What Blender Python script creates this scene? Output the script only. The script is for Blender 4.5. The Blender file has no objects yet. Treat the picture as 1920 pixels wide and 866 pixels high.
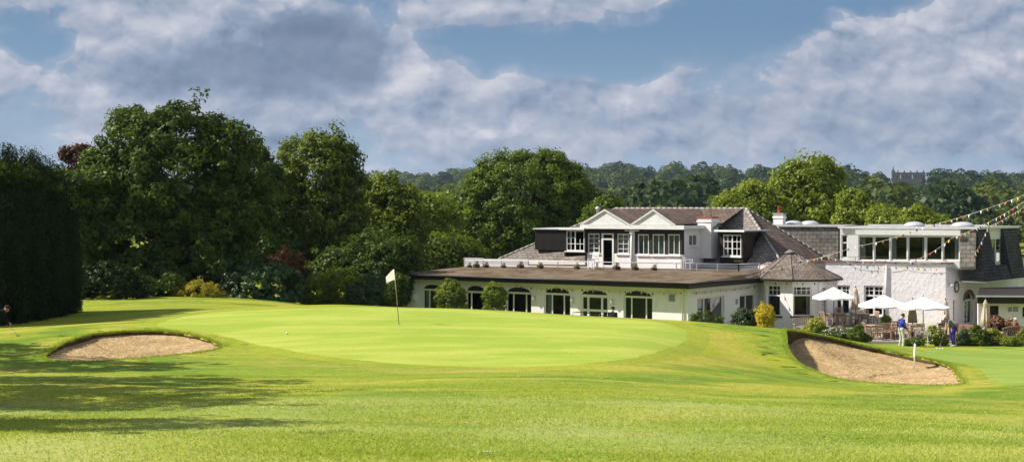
import bpy, bmesh, math, random
import numpy as np
from mathutils import Vector, Matrix
R = math.radians
F = 2667.0            # focal length in photo pixels (1920 wide)
CAMZ, HY = 7.2, 390.0
sc = bpy.context.scene
C = sc.collection
# ------------------------------------------------------------------ camera
cam = bpy.data.cameras.new('camera'); cam_o = bpy.data.objects.new('camera', cam); C.objects.link(cam_o)
cam_o.location = (0, 0, CAMZ); cam_o.rotation_euler = (R(90), 0, 0)
cam.sensor_width = 36; cam.lens = 36 * F / 1920; cam.shift_y = -43 / 1920
cam.clip_start = .5; cam.clip_end = 20000
sc.camera = cam_o
# ------------------------------------------------------------------ light
SUN_EL = R(43)
TO_SUN = Vector((-1, .08, 0)).normalized() * math.cos(SUN_EL) + Vector((0, 0, math.sin(SUN_EL)))
sun = bpy.data.lights.new('sun', 'SUN'); sun.energy = 4.9; sun.angle = R(.5); sun.color = (1, .93, .82)
sun_o = bpy.data.objects.new('sun', sun); C.objects.link(sun_o)
sun_o.rotation_euler = (-TO_SUN).to_track_quat('-Z', 'Y').to_euler()
sc.view_settings.view_transform = 'Standard'; sc.view_settings.look = 'None'
sc.view_settings.exposure = 0.65; sc.view_settings.gamma = 1; sc.view_settings.use_curve_mapping = False
sc.cycles.max_bounces = 8; sc.cycles.transparent_max_bounces = 12
sc.cycles.volume_bounces = 0
world = bpy.data.worlds.new('World'); sc.world = world; world.use_nodes = True
world.cycles.sampling_method = 'MANUAL'; world.cycles.sample_map_resolution = 256

class NT:
    """small node-tree helper"""
    def __init__(s, nt): s.nt = nt; nt.nodes.clear()
    def n(s, t, **kw):
        o = s.nt.nodes.new(t)
        for k, v in kw.items(): setattr(o, k, v)
        return o
    def put(s, sock, v):
        if v is None: return
        if isinstance(v, bpy.types.NodeSocket): s.nt.links.new(v, sock)
        elif isinstance(v, (tuple, list)) and sock.type == 'RGBA' and len(v) == 3: sock.default_value = (*v, 1)
        else: sock.default_value = v
    def m(s, op, a, b=None, c=None, clamp=False):
        o = s.n('ShaderNodeMath', operation=op, use_clamp=clamp)
        for i, v in enumerate((a, b, c)): s.put(o.inputs[i], v)
        return o.outputs[0]
    def vm(s, op, a, b=None):
        o = s.n('ShaderNodeVectorMath', operation=op); s.put(o.inputs[0], a); s.put(o.inputs[1], b)
        return o.outputs[0]
    def mr(s, v, a, b, c=0., d=1., smooth=True):
        o = s.n('ShaderNodeMapRange', interpolation_type='SMOOTHSTEP' if smooth else 'LINEAR')
        for i, x in enumerate((v, a, b, c, d)): s.put(o.inputs[i], x)
        return o.outputs[0]
    def mix(s, f, a, b, blend='MIX'):
        o = s.n('ShaderNodeMix', data_type='RGBA', blend_type=blend)
        s.put(o.inputs[0], f); s.put(o.inputs[6], a); s.put(o.inputs[7], b)
        return o.outputs[2]
    def comb(s, x, y, z):
        o = s.n('ShaderNodeCombineXYZ')
        for i, v in enumerate((x, y, z)): s.put(o.inputs[i], v)
        return o.outputs[0]
    def sep(s, v):
        o = s.n('ShaderNodeSeparateXYZ'); s.put(o.inputs[0], v); return o.outputs
    def noise(s, vec, scale, detail=4, rough=.5, dist=0, dim='3D', ntype=None):
        o = s.n('ShaderNodeTexNoise', noise_dimensions=dim)
        if ntype: o.noise_type = ntype
        s.put(o.inputs['Vector'], vec); o.inputs['Scale'].default_value = scale
        o.inputs['Detail'].default_value = detail; o.inputs['Roughness'].default_value = rough
        o.inputs['Distortion'].default_value = dist
        return o.outputs[0]
    def vor(s, vec, scale, smooth=.6):
        o = s.n('ShaderNodeTexVoronoi', feature='SMOOTH_F1', voronoi_dimensions='2D')
        s.put(o.inputs['Vector'], vec); o.inputs['Scale'].default_value = scale; o.inputs['Smoothness'].default_value = smooth
        return o.outputs[0]

# ------------------------------------------------------------------ sky with clouds
def build_world():
    g = NT(world.node_tree)
    out = g.n('ShaderNodeOutputWorld'); bg = g.n('ShaderNodeBackground')
    sky = g.n('ShaderNodeTexSky'); sky.sky_type = 'NISHITA'; sky.sun_disc = False
    sky.sun_elevation = SUN_EL; sky.sun_rotation = math.atan2(TO_SUN.x, TO_SUN.y)
    sky.altitude = 100; sky.air_density = 1.0; sky.dust_density = 1.0; sky.ozone_density = 1.6
    tc = g.n('ShaderNodeTexCoord')
    d = g.sep(tc.outputs['Generated'])
    yy = g.m('MAXIMUM', g.m('ABSOLUTE', d[1]), .12)
    k = F / 500                                        # one unit is 500 photo pixels of sky
    u = g.m('MULTIPLY', g.m('DIVIDE', d[0], yy), k)    # 0 at px 960
    v = g.m('MULTIPLY', g.m('DIVIDE', d[2], yy), k)    # 0 at the horizon, up positive
    wn = g.noise(g.comb(u, v, 9.1), 1.8, 5, .55)
    wn2 = g.noise(g.comb(u, v, 4.4), 2.6, 5, .55)
    uw = g.m('ADD', u, g.m('MULTIPLY', g.m('SUBTRACT', wn, .5), .34))
    vw = g.m('ADD', v, g.m('MULTIPLY', g.m('SUBTRACT', wn2, .5), .26))
    def big_noise(uu, vv): return g.noise(g.comb(uu, g.m('MULTIPLY', vv, 1.6), 2.0), 2.0, 5, .5)
    ww = g.noise(g.comb(u, v, 7.7), 7.0, 5, .6)
    def puff_noise(uu, vv):          # cauliflower billows: layered cell distance, warped so that no cell edge reads
        p = g.comb(g.m('ADD', uu, g.m('MULTIPLY', ww, .16)), g.m('MULTIPLY', g.m('ADD', vv, g.m('MULTIPLY', wn, .12)), 1.35), 0.0)
        o = g.n('ShaderNodeTexVoronoi', feature='F1', voronoi_dimensions='2D'); g.put(o.inputs['Vector'], p); o.inputs['Scale'].default_value = 2.3
        o.inputs['Detail'].default_value = 3.5; o.inputs['Roughness'].default_value = .52; o.inputs['Lacunarity'].default_value = 2.3
        return g.m('SUBTRACT', .5, o.outputs[0])
    B0, B1 = big_noise(uw, vw), big_noise(g.m('SUBTRACT', uw, .06), g.m('ADD', vw, .12))
    Q0, Q1 = puff_noise(u, v), puff_noise(g.m('SUBTRACT', u, .02), g.m('ADD', v, .035))
    N0 = g.m('ADD', B0, g.m('MULTIPLY', Q0, .42))
    def ell(px, py, rx, ry, amp):
        a = g.m('DIVIDE', g.m('SUBTRACT', uw, (px - 960) / 500), rx / 500)
        b = g.m('DIVIDE', g.m('SUBTRACT', vw, (HY - py) / 500), ry / 500)
        r2 = g.m('ADD', g.m('MULTIPLY', a, a), g.m('MULTIPLY', b, b))
        return g.m('MULTIPLY', g.m('MAXIMUM', g.m('SUBTRACT', 1.0, r2), 0.0), amp)
    def acc(lst):
        t = None
        for e in lst:
            x = ell(*e); t = x if t is None else g.m('MAXIMUM', t, g.m('ADD', x, g.m('MULTIPLY', t, .3)))
        return t
    hole = acc([(1120, 85, 330, 62, 1.5), (1380, 50, 300, 70, 1.5), (1560, 0, 260, 45, 1.3), (860, 72, 170, 38, 1.0), (70, 85, 110, 45, 1.0), (735, 60, 40, 60, .7), (20, 40, 90, 30, .5),
                (760, 300, 200, 50, .4), (150, 300, 200, 50, .4), (1300, 300, 500, 30, .35), (1760, 310, 180, 30, .3), (1500, -120, 700, 110, 1.0)])
    cover = acc([(400, 80, 330, 130, .9), (620, 95, 200, 90, .9), (1750, 140, 330, 110, .5)])
    dd = g.m('ADD', g.m('SUBTRACT', g.m('ADD', .85, cover), hole), g.m('MULTIPLY', g.m('SUBTRACT', N0, .44), 1.9))
    alpha = g.m('MAXIMUM', g.mr(dd, .25, .5), g.mr(dd, -.3, .5, 0, .45))
    relief = g.m('ADD', g.m('SUBTRACT', B0, B1), g.m('MULTIPLY', g.m('SUBTRACT', Q0, Q1), .62))
    bright = acc([(280, 75, 75, 40, .8), (545, 28, 55, 40, .9), (170, 110, 120, 50, .6), (165, 190, 90, 60, .5), (50, 200, 90, 50, .5), (350, 190, 170, 40, .3), (830, 125, 170, 36, .6), (740, 155, 100, 40, .5), (1140, 195, 75, 42, .9),
                (1290, 150, 90, 40, .6), (1500, 110, 170, 50, .75), (1720, 75, 140, 50, .75), (1850, 110, 130, 50, .6), (910, 232, 70, 22, .8), (1010, 232, 60, 20, .7), (1900, 245, 90, 40, .7), (1560, 254, 110, 16, .8), (1400, 170, 150, 40, .3),
                (1590, 40, 36, 40, .5), (700, 70, 50, 40, .6), (1000, 5, 300, 22, .5), (700, 290, 60, 20, .5)])
    dark = acc([(600, 95, 200, 85, 1.5), (430, 130, 260, 80, 1.1), (340, 120, 150, 55, .5), (1850, 215, 200, 55, .6), (1500, 225, 330, 45, .45), (960, 40, 280, 26, .4), (1080, 170, 200, 26, .3), (250, 240, 300, 30, .3)])
    lit = g.m('ADD', g.m('MULTIPLY', relief, 1.05), .50)
    lit = g.m('ADD', lit, g.m('MULTIPLY', bright, g.mr(N0, .40, .6, .1, .5)))
    lit = g.m('MULTIPLY', g.m('MAXIMUM', lit, .05), g.m('SUBTRACT', 1.0, g.m('MULTIPLY', g.m('MINIMUM', g.m('MULTIPLY', dark, g.mr(N0, .8, .3, .6, 1.15)), 1.0), .72)))
    lit = g.m('MINIMUM', g.m('MAXIMUM', lit, 0.0), 1.0)
    cr = g.n('ShaderNodeValToRGB'); g.put(cr.inputs[0], lit)
    el = cr.color_ramp.elements; SK = .73
    el[0].position = 0; el[0].color = (.11 * SK, .155 * SK, .245 * SK, 1)
    el[1].position = 1; el[1].color = (.60 * SK, .60 * SK, .65 * SK, 1)
    for p, c in ((.3, (.25, .31, .42)), (.6, (.40, .43, .52))):
        e = el.new(p); e.color = tuple(q * SK for q in c) + (1,)
    skyc = g.mix(1.0, sky.outputs[0], (.058, .068, .082), 'MULTIPLY')
    # bring clear sky to the photograph's greyed blue while keeping the sky texture's own gradient
    hz = g.mr(v, 0.0, .75)
    clear = g.mix(.75, g.mix(1.0, skyc, (.72, .72, .72), 'MULTIPLY'), g.mix(hz, (.25, .345, .455), (.10, .175, .28)))
    horizon_soft = g.mr(v, .0, .22, .35, 1)
    col = g.mix(g.m('MULTIPLY', alpha, horizon_soft), clear, cr.outputs[0])
    g.put(bg.inputs['Color'], col)
    bg.inputs['Strength'].default_value = 1.0
    g.nt.links.new(bg.outputs[0], out.inputs['Surface'])
build_world()

# ------------------------------------------------------------------ materials
MATS = {}
def mat(name, fn):
    m = bpy.data.materials.new(name); m.use_nodes = True
    g = NT(m.node_tree); out = g.n('ShaderNodeOutputMaterial')
    g.nt.links.new(fn(g), out.inputs['Surface']); MATS[name] = m
    return m
def pr(g, col, rough=.8, spec=.3, bump=None, bs=.3, bd=.02, metal=0., **kw):
    p = g.n('ShaderNodeBsdfPrincipled')
    g.put(p.inputs['Base Color'], col); g.put(p.inputs['Roughness'], rough)
    p.inputs['Specular IOR Level'].default_value = spec; p.inputs['Metallic'].default_value = metal
    for k, v in kw.items(): g.put(p.inputs[k.replace('_', ' ')], v)
    if bump is not None:
        b = g.n('ShaderNodeBump'); b.inputs['Strength'].default_value = bs; b.inputs['Distance'].default_value = bd
        g.put(b.inputs['Height'], bump); g.put(p.inputs['Normal'], b.outputs[0])
    return p.outputs[0]
def objc(g): return g.n('ShaderNodeTexCoord').outputs['Object']
def geo(g): return g.n('ShaderNodeNewGeometry').outputs['Position']
def uvc(g): return g.n('ShaderNodeUVMap').outputs[0]
def plain(name, c1, c2=None, scale=3., rough=.7, spec=.3, bump=0, bd=.01, metal=0.):
    c2 = c2 or tuple(x * .8 for x in c1)
    def f(g):
        v = geo(g); n = g.noise(v, scale, 5, .6); n2 = g.noise(v, scale * 6, 4, .6)
        t = g.mr(g.m('ADD', g.m('MULTIPLY', n, .7), g.m('MULTIPLY', n2, .3)), .35, .65)
        return pr(g, g.mix(t, c1, c2), rough, spec, n2 if bump else None, bump, bd, metal)
    return mat(name, f)

def m_lawn(g):
    v = geo(g); s = g.sep(v)
    big = g.noise(v, .11, 4, .55); fine = g.noise(v, 5.0, 6, .7); vf = g.noise(v, 30, 5, .75)
    # mown bands that wrap round the green
    dx = g.m('DIVIDE', g.m('ADD', s[0], 3.5), 13.0); dy = g.m('DIVIDE', g.m('SUBTRACT', s[1], 50.5), 11.5)
    rr = g.m('SQRT', g.m('ADD', g.m('MULTIPLY', dx, dx), g.m('MULTIPLY', dy, dy)))
    warp = g.noise(g.comb(g.m('MULTIPLY', s[0], .25), g.m('MULTIPLY', s[1], .6), 0.0), .5, 4, .55)
    band = g.noise(g.comb(g.m('ADD', g.m('MULTIPLY', rr, 7.0), g.m('MULTIPLY', warp, 4.0)), g.m('MULTIPLY', s[0], .05), 0.0), 1.0, 4, .5)
    patch = g.noise(g.comb(g.m('MULTIPLY', s[0], .45), s[1], 3.0), .5, 6, .62)
    c = g.mix(g.mr(big, .35, .65), (.185, .258, .020), (.305, .325, .028))
    c = g.mix(g.m('MULTIPLY', g.mr(band, .51, .62), .85), c, (.36, .335, .05))
    c = g.mix(g.m('MULTIPLY', g.mr(band, .49, .39), .85), c, (.12, .205, .016))
    c = g.mix(g.m('MULTIPLY', g.mr(patch, .54, .7), .6), c, (.34, .31, .065))
    c = g.mix(g.m('MULTIPLY', g.mr(patch, .46, .32), .5), c, (.11, .19, .02))
    fw = g.m('MULTIPLY', g.mr(g.m('ADD', s[1], g.m('MULTIPLY', s[0], -.12)), 31, 27.5), g.mr(g.noise(v, .3, 5, .6), .38, .62, .35, 1))
    c = g.mix(g.m('MULTIPLY', fw, .7), c, (.33, .365, .12))
    c = g.mix(g.m('MULTIPLY', g.mr(g.noise(g.comb(g.m('MULTIPLY', s[0], .6), s[1], 8.0), .9, 6, .65), .55, .7), .4), c, (.36, .33, .11))
    c = g.mix(g.mr(fine, .3, .7), g.mix(1.0, c, (.82, .84, .78), 'MULTIPLY'), g.mix(1.0, c, (1.16, 1.14, 1.2), 'MULTIPLY'))
    c = g.mix(g.mr(vf, .3, .72), g.mix(1.0, c, (.68, .72, .62), 'MULTIPLY'), g.mix(1.0, c, (1.28, 1.25, 1.35), 'MULTIPLY'))
    return pr(g, c, .8, .1, g.m('ADD', fine, g.m('MULTIPLY', vf, .6)), .5, .045)
mat('lawn', m_lawn)
def m_green(c1, c2, c3):
    def f(g):
        v = geo(g); s = g.sep(v)
        st = g.noise(g.comb(g.m('MULTIPLY', s[0], .10), g.m('MULTIPLY', s[1], .55), 0.0), 1.7, 5, .6)
        big = g.noise(g.comb(g.m('MULTIPLY', s[0], .5), s[1], 2.0), .35, 4, .55); sp = g.noise(v, 2.6, 6, .7); fine = g.noise(v, 14, 5, .7)
        c = g.mix(g.mr(st, .40, .60), c1, c2)
        c = g.mix(g.m('MULTIPLY', g.mr(big, .47, .62), .75), c, c3)
        c = g.mix(g.m('MULTIPLY', g.mr(sp, .58, .72), .45), c, tuple(x * y for x, y in zip(c2, (1.12, .98, 1.4))))
        c = g.mix(1.0, c, g.mix(g.mr(fine, .3, .7), (.86, .87, .82), (1.1, 1.09, 1.1)), 'MULTIPLY')
        return pr(g, c, .8, .08, g.m('ADD', fine, sp), .25, .015)
    return f
mat('green', m_green((.285, .365, .048), (.365, .415, .075), (.245, .335, .04))); mat('green_pale', m_green((.20, .29, .045), (.25, .33, .065), (.18, .27, .04)))
def m_fringe(g):
    v = geo(g); fine = g.noise(v, 9, 5, .7); big = g.noise(v, .4, 4, .6)
    c = g.mix(g.mr(big, .35, .65), (.225, .28, .024), (.295, .325, .034))
    c = g.mix(1.0, c, g.mix(g.mr(fine, .3, .7), (.75, .78, .7), (1.15, 1.12, 1.1)), 'MULTIPLY')
    return pr(g, c, .8, .1, fine, .4, .03)
mat('fringe', m_fringe)
def m_sand(g):
    v = geo(g); n = g.noise(v, 1.2, 5, .6); f = g.noise(v, 9, 6, .7)
    rk = g.n('ShaderNodeTexWave'); rk.wave_type = 'RINGS'; rk.inputs['Scale'].default_value = 3.2
    rk.inputs['Distortion'].default_value = 9; rk.inputs['Detail'].default_value = 4; rk.inputs['Detail Scale'].default_value = 1.2
    g.put(rk.inputs['Vector'], v)
    c = g.mix(g.mr(n, .35, .65), (.44, .305, .155), (.57, .42, .225))
    c = g.mix(g.mr(f, .32, .66), g.mix(1.0, c, (.72, .70, .68), 'MULTIPLY'), g.mix(1.0, c, (1.12, 1.12, 1.12), 'MULTIPLY'))
    h = g.m('ADD', g.m('ADD', f, g.m('MULTIPLY', g.noise(v, 3.2, 3, .5), 1.2)), g.m('MULTIPLY', rk.outputs[1], .5))
    return pr(g, c, .95, .05, h, .8, .09)
mat('sand', m_sand)
plain('soil', (.07, .05, .03), (.12, .09, .045), 6, .95, .05, .6, .03)
def m_render(rough_amt, bd):
    def f(g):
        v = geo(g); big = g.noise(v, .7, 4, .6); st = g.noise(g.vm('MULTIPLY', v, (1, 1, .25)), 2.5, 5, .65)
        lump = g.noise(v, 4.2, 5, .62); fine = g.noise(v, 14, 3, .6)
        c = g.mix(g.mr(big, .35, .7), (.86, .825, .842), (.79, .765, .775))  # faint magenta put into the white to cancel green light bounced off lawn
        c = g.mix(g.m('MULTIPLY', g.mr(st, .55, .75), .35), c, (.5, .49, .46))
        return pr(g, c, .8, .2, g.m('ADD', lump, g.m('MULTIPLY', fine, .25)), rough_amt, bd)
    return f
mat('smooth_render', m_render(.25, .02)); mat('rough_render', m_render(.75, .055))
plain('white_paint', (.80, .80, .79), (.72, .72, .71), 2, .45, .4)
plain('white_metal', (.74, .74, .74), (.62, .61, .6), 5, .4, .4)
plain('dark_timber', (.018, .013, .012), (.035, .026, .022), 3, .6, .3)
plain('black_trim', (.007, .006, .006), (.014, .012, .011), 2, .5, .4)
def m_tiles(cols, bw, bh, moss=.3, mcol=(.09, .095, .04), lichen=(.30, .27, .24)):
    def f(g):
        v = uvc(g); b = g.n('ShaderNodeTexBrick'); g.put(b.inputs['Vector'], v)
        b.inputs['Scale'].default_value = 1; b.inputs['Brick Width'].default_value = bw; b.inputs['Row Height'].default_value = bh
        b.inputs['Mortar Size'].default_value = .018; b.inputs['Mortar Smooth'].default_value = .4; b.inputs['Bias'].default_value = 0
        g.put(b.inputs['Color1'], cols[0]); g.put(b.inputs['Color2'], cols[1]); g.put(b.inputs['Mortar'], tuple(c * .35 for c in cols[0]))
        p = geo(g); n = g.noise(p, .9, 6, .65); n2 = g.noise(p, 4, 5, .65)
        st = g.noise(g.vm('MULTIPLY', v, (3.0, .5, 1)), 1.6, 5, .65)
        c = g.mix(g.m('MULTIPLY', g.mr(n2, .5, .75), moss), b.outputs[0], mcol)
        c = g.mix(g.m('MULTIPLY', g.mr(st, .52, .72), .55), c, lichen)
        c = g.mix(1.0, c, g.mix(g.mr(n, .3, .7), (.7, .7, .7), (1.25, 1.25, 1.25)), 'MULTIPLY')
        row = g.m('FRACT', g.m('DIVIDE', g.sep(v)[1], bh))
        h = g.m('SUBTRACT', g.m('MULTIPLY', row, -.8), g.m('MULTIPLY', b.outputs[1], .6))
        return pr(g, c, .85, .15, h, .8, .05)
    return f
mat('brown_tiles', m_tiles(((.125, .09, .072), (.18, .13, .105)), .3, .26, .3, (.12, .10, .07), (.26, .21, .18)))
mat('slate_tiles', m_tiles(((.19, .16, .145), (.27, .235, .21)), .42, .24, .3, (.15, .13, .08), (.42, .36, .32)))
mat('bay_tiles', m_tiles(((.15, .12, .10), (.21, .17, .145)), .36, .22, .3, (.13, .11, .08), (.32, .27, .23)))
mat('stone_slates', m_tiles(((.20, .185, .165), (.30, .275, .245)), .5, .26, .5, (.10, .09, .075), (.40, .37, .33)))
mat('grey_slates', m_tiles(((.060, .060, .068), (.085, .085, .095)), .4, .2, .2, (.05, .05, .05), (.12, .12, .12)))
def m_moss(g):
    v = geo(g); a = g.noise(v, .8, 5, .65); b = g.noise(v, 5, 6, .7)
    c = g.mix(g.mr(a, .35, .62), (.10, .065, .042), (.18, .14, .11)); c = g.mix(g.m('MULTIPLY', g.mr(b, .5, .64), .8), c, (.12, .11, .035))
    c = g.mix(g.m('MULTIPLY', g.mr(b, .45, .3), .6), c, (.055, .04, .03))
    return pr(g, c, .95, .05, b, .7, .06)
mat('mossy_felt', m_moss)
plain('lead', (.36, .37, .38), (.25, .26, .27), 3, .5, .4)
plain('concrete', (.40, .38, .35), (.30, .285, .26), 2.5, .9, .1, .3, .02)
def m_pave(g):
    v = geo(g); b = g.n('ShaderNodeTexBrick'); g.put(b.inputs['Vector'], v); b.inputs['Scale'].default_value = 1
    b.inputs['Brick Width'].default_value = .6; b.inputs['Row Height'].default_value = .6; b.inputs['Mortar Size'].default_value = .012
    g.put(b.inputs['Color1'], (.36, .31, .27)); g.put(b.inputs['Color2'], (.28, .25, .225)); g.put(b.inputs['Mortar'], (.12, .11, .1))
    n = g.noise(v, 3, 5, .6)
    return pr(g, g.mix(1.0, b.outputs[0], g.mix(n, (.75, .75, .75), (1.2, 1.2, 1.2)), 'MULTIPLY'), .9, .1)
mat('paving', m_pave)
def m_brick(g):
    v = uvc(g); b = g.n('ShaderNodeTexBrick'); g.put(b.inputs['Vector'], v); b.inputs['Scale'].default_value = 1
    b.inputs['Brick Width'].default_value = .22; b.inputs['Row Height'].default_value = .075; b.inputs['Mortar Size'].default_value = .008
    g.put(b.inputs['Color1'], (.26, .09, .055)); g.put(b.inputs['Color2'], (.19, .07, .045)); g.put(b.inputs['Mortar'], (.3, .28, .25))
    return pr(g, b.outputs[0], .9, .1)
mat('brick', m_brick)
plain('terracotta', (.36, .10, .045), (.25, .07, .035), 5, .8)
plain('pot_brown', (.10, .05, .035), (.05, .03, .025), 5, .8)
def m_glass(g):
    lw = g.n('ShaderNodeLayerWeight'); lw.inputs[0].default_value = .25
    tr = g.n('ShaderNodeBsdfTransparent'); tr.inputs[0].default_value = (.72, .75, .75, 1)
    gl = g.n('ShaderNodeBsdfGlossy'); gl.inputs['Roughness'].default_value = .03
    ms = g.n('ShaderNodeMixShader'); g.put(ms.inputs[0], g.m('ADD', g.m('MULTIPLY', lw.outputs[0], .22), .02))
    g.nt.links.new(tr.outputs[0], ms.inputs[1]); g.nt.links.new(gl.outputs[0], ms.inputs[2])
    return ms.outputs[0]
mat('glass', m_glass)
plain('interior', (.045, .032, .024), (.025, .02, .016), 1.2, .9)
plain('curtain_pale', (.62, .66, .64), (.50, .55, .53), 2, .9)
plain('curtain_green', (.22, .30, .27), (.30, .38, .34), 2, .9)
plain('teak', (.42, .31, .22), (.30, .22, .16), 6, .7, .2)
plain('teak_pale', (.60, .52, .43), (.48, .40, .33), 6, .7, .2)
plain('red_wood', (.32, .12, .07), (.24, .09, .05), 6, .7, .2)
plain('canvas_white', (.82, .82, .82), (.76, .76, .76), 1.5, .9, .1)
plain('canvas_cream', (.62, .50, .38), (.52, .42, .32), 2, .9, .1)
plain('canvas_white_bright', (.82, .80, .78), (.70, .68, .66), 2, .9, .1)
plain('pole_wood', (.20, .13, .09), (.14, .09, .06), 5, .6)
plain('dark_metal', (.04, .04, .045), (.02, .02, .022), 5, .4, .5)
plain('grey_plastic', (.33, .35, .38), (.28, .3, .33), 5, .5)
plain('bark', (.10, .075, .05), (.055, .042, .03), 4, .95, .05, .6, .04)
for nm, c in (('pennant_white', (.75, .75, .72)), ('pennant_yellow', (.80, .55, .06)), ('pennant_red', (.45, .03, .05)), ('pennant_navy', (.03, .035, .10)), ('pennant_orange', (.75, .25, .05))):
    plain(nm, c, None, 8, .8, .1)
plain('skin', (.52, .30, .21), (.46, .26, .18), 9, .55, .3)
for nm, c in (('cloth_blue', (.035, .06, .36)), ('cloth_stone', (.62, .62, .56)), ('cloth_grey', (.16, .165, .16)), ('cloth_purple', (.06, .03, .26)),
              ('cloth_navy', (.02, .022, .035)), ('cloth_red', (.30, .015, .04)), ('cloth_tan', (.42, .28, .13)), ('cloth_white', (.75, .74, .72)), ('cloth_black', (.015, .015, .018)),
              ('hair_brown', (.05, .028, .018)), ('hair_white', (.62, .58, .52)), ('shoe_white', (.7, .7, .7)), ('shoe_black', (.02, .02, .02))):
    plain(nm, c, None, 12, .85, .15)

def leafmat(name, c1, c2, tr=.35, gloss=.03, spec_c=None):
    def f(g):
        at = g.n('ShaderNodeAttribute'); at.attribute_name = 'tint'
        c = g.mix(at.outputs['Fac'], c1, c2)
        d = g.n('ShaderNodeBsdfDiffuse'); g.put(d.inputs[0], c)
        t = g.n('ShaderNodeBsdfTranslucent'); g.put(t.inputs[0], g.mix(1.0, c, (1.5, 1.6, .6), 'MULTIPLY'))
        ms = g.n('ShaderNodeMixShader'); ms.inputs[0].default_value = tr
        g.nt.links.new(d.outputs[0], ms.inputs[1]); g.nt.links.new(t.outputs[0], ms.inputs[2])
        gl = g.n('ShaderNodeBsdfGlossy'); gl.inputs['Roughness'].default_value = .45; gl.inputs[0].default_value = (.9, .95, .8, 1)
        m2 = g.n('ShaderNodeMixShader'); m2.inputs[0].default_value = gloss * .5
        g.nt.links.new(ms.outputs[0], m2.inputs[1]); g.nt.links.new(gl.outputs[0], m2.inputs[2])
        return m2.outputs[0]
    return mat(name, f)
leafmat('leaf_dark', (.030, .056, .008), (.095, .135, .018))
leafmat('leaf_mid', (.055, .085, .009), (.165, .195, .022))
leafmat('leaf_oak', (.055, .090, .010), (.135, .180, .022))
leafmat('leaf_light', (.12, .16, .018), (.25, .29, .035))
leafmat('leaf_conifer', (.010, .022, .006), (.026, .046, .010), .15)
leafmat('leaf_copper', (.045, .018, .012), (.085, .034, .018))
leafmat('leaf_yellow', (.26, .24, .03), (.40, .33, .04))
leafmat('leaf_gold', (.42, .33, .02), (.55, .42, .03), .2)
leafmat('leaf_grey', (.08, .12, .06), (.14, .19, .10))
leafmat('leaf_laurel', (.025, .060, .015), (.045, .095, .022), .2, .08)
leafmat('flower_yellow', (.55, .45, .08), (.70, .62, .25), .3)
leafmat('flower_white', (.7, .66, .55), (.8, .78, .7), .3)
leafmat('flower_pink', (.45, .20, .14), (.6, .32, .22), .3)
leafmat('leaf_far', (.012, .030, .012), (.115, .140, .028), .25, .02)
leafmat('blade', (.24, .31, .03), (.42, .47, .13), .3, .0)

# ------------------------------------------------------------------ object helpers
def tag(o, label=None, cat=None, group=None, kind=None):
    if label: o['label'] = label
    if cat: o['category'] = cat
    if group: o['group'] = group
    if kind: o['kind'] = kind
    return o
def empty(name, loc=(0, 0, 0), rz=0.):
    o = bpy.data.objects.new(name, None); C.objects.link(o); o.location = loc; o.rotation_euler = (0, 0, rz); o.empty_display_size = .2
    return o
def link_mesh(name, me, parent=None):
    o = bpy.data.objects.new(name, me); C.objects.link(o)
    if parent is not None: o.parent = parent
    return o
def dup(root, loc=None, rz=None, scale=None):
    r = root.copy(); C.objects.link(r)
    if loc is not None: r.location = loc
    if rz is not None: r.rotation_euler = (0, 0, rz)
    if scale is not None: r.scale = scale
    for ch in list(root.children):
        c = ch.copy(); C.objects.link(c); c.parent = r
        for gch in list(ch.children):
            d = gch.copy(); C.objects.link(d); d.parent = c
    return r
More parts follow.
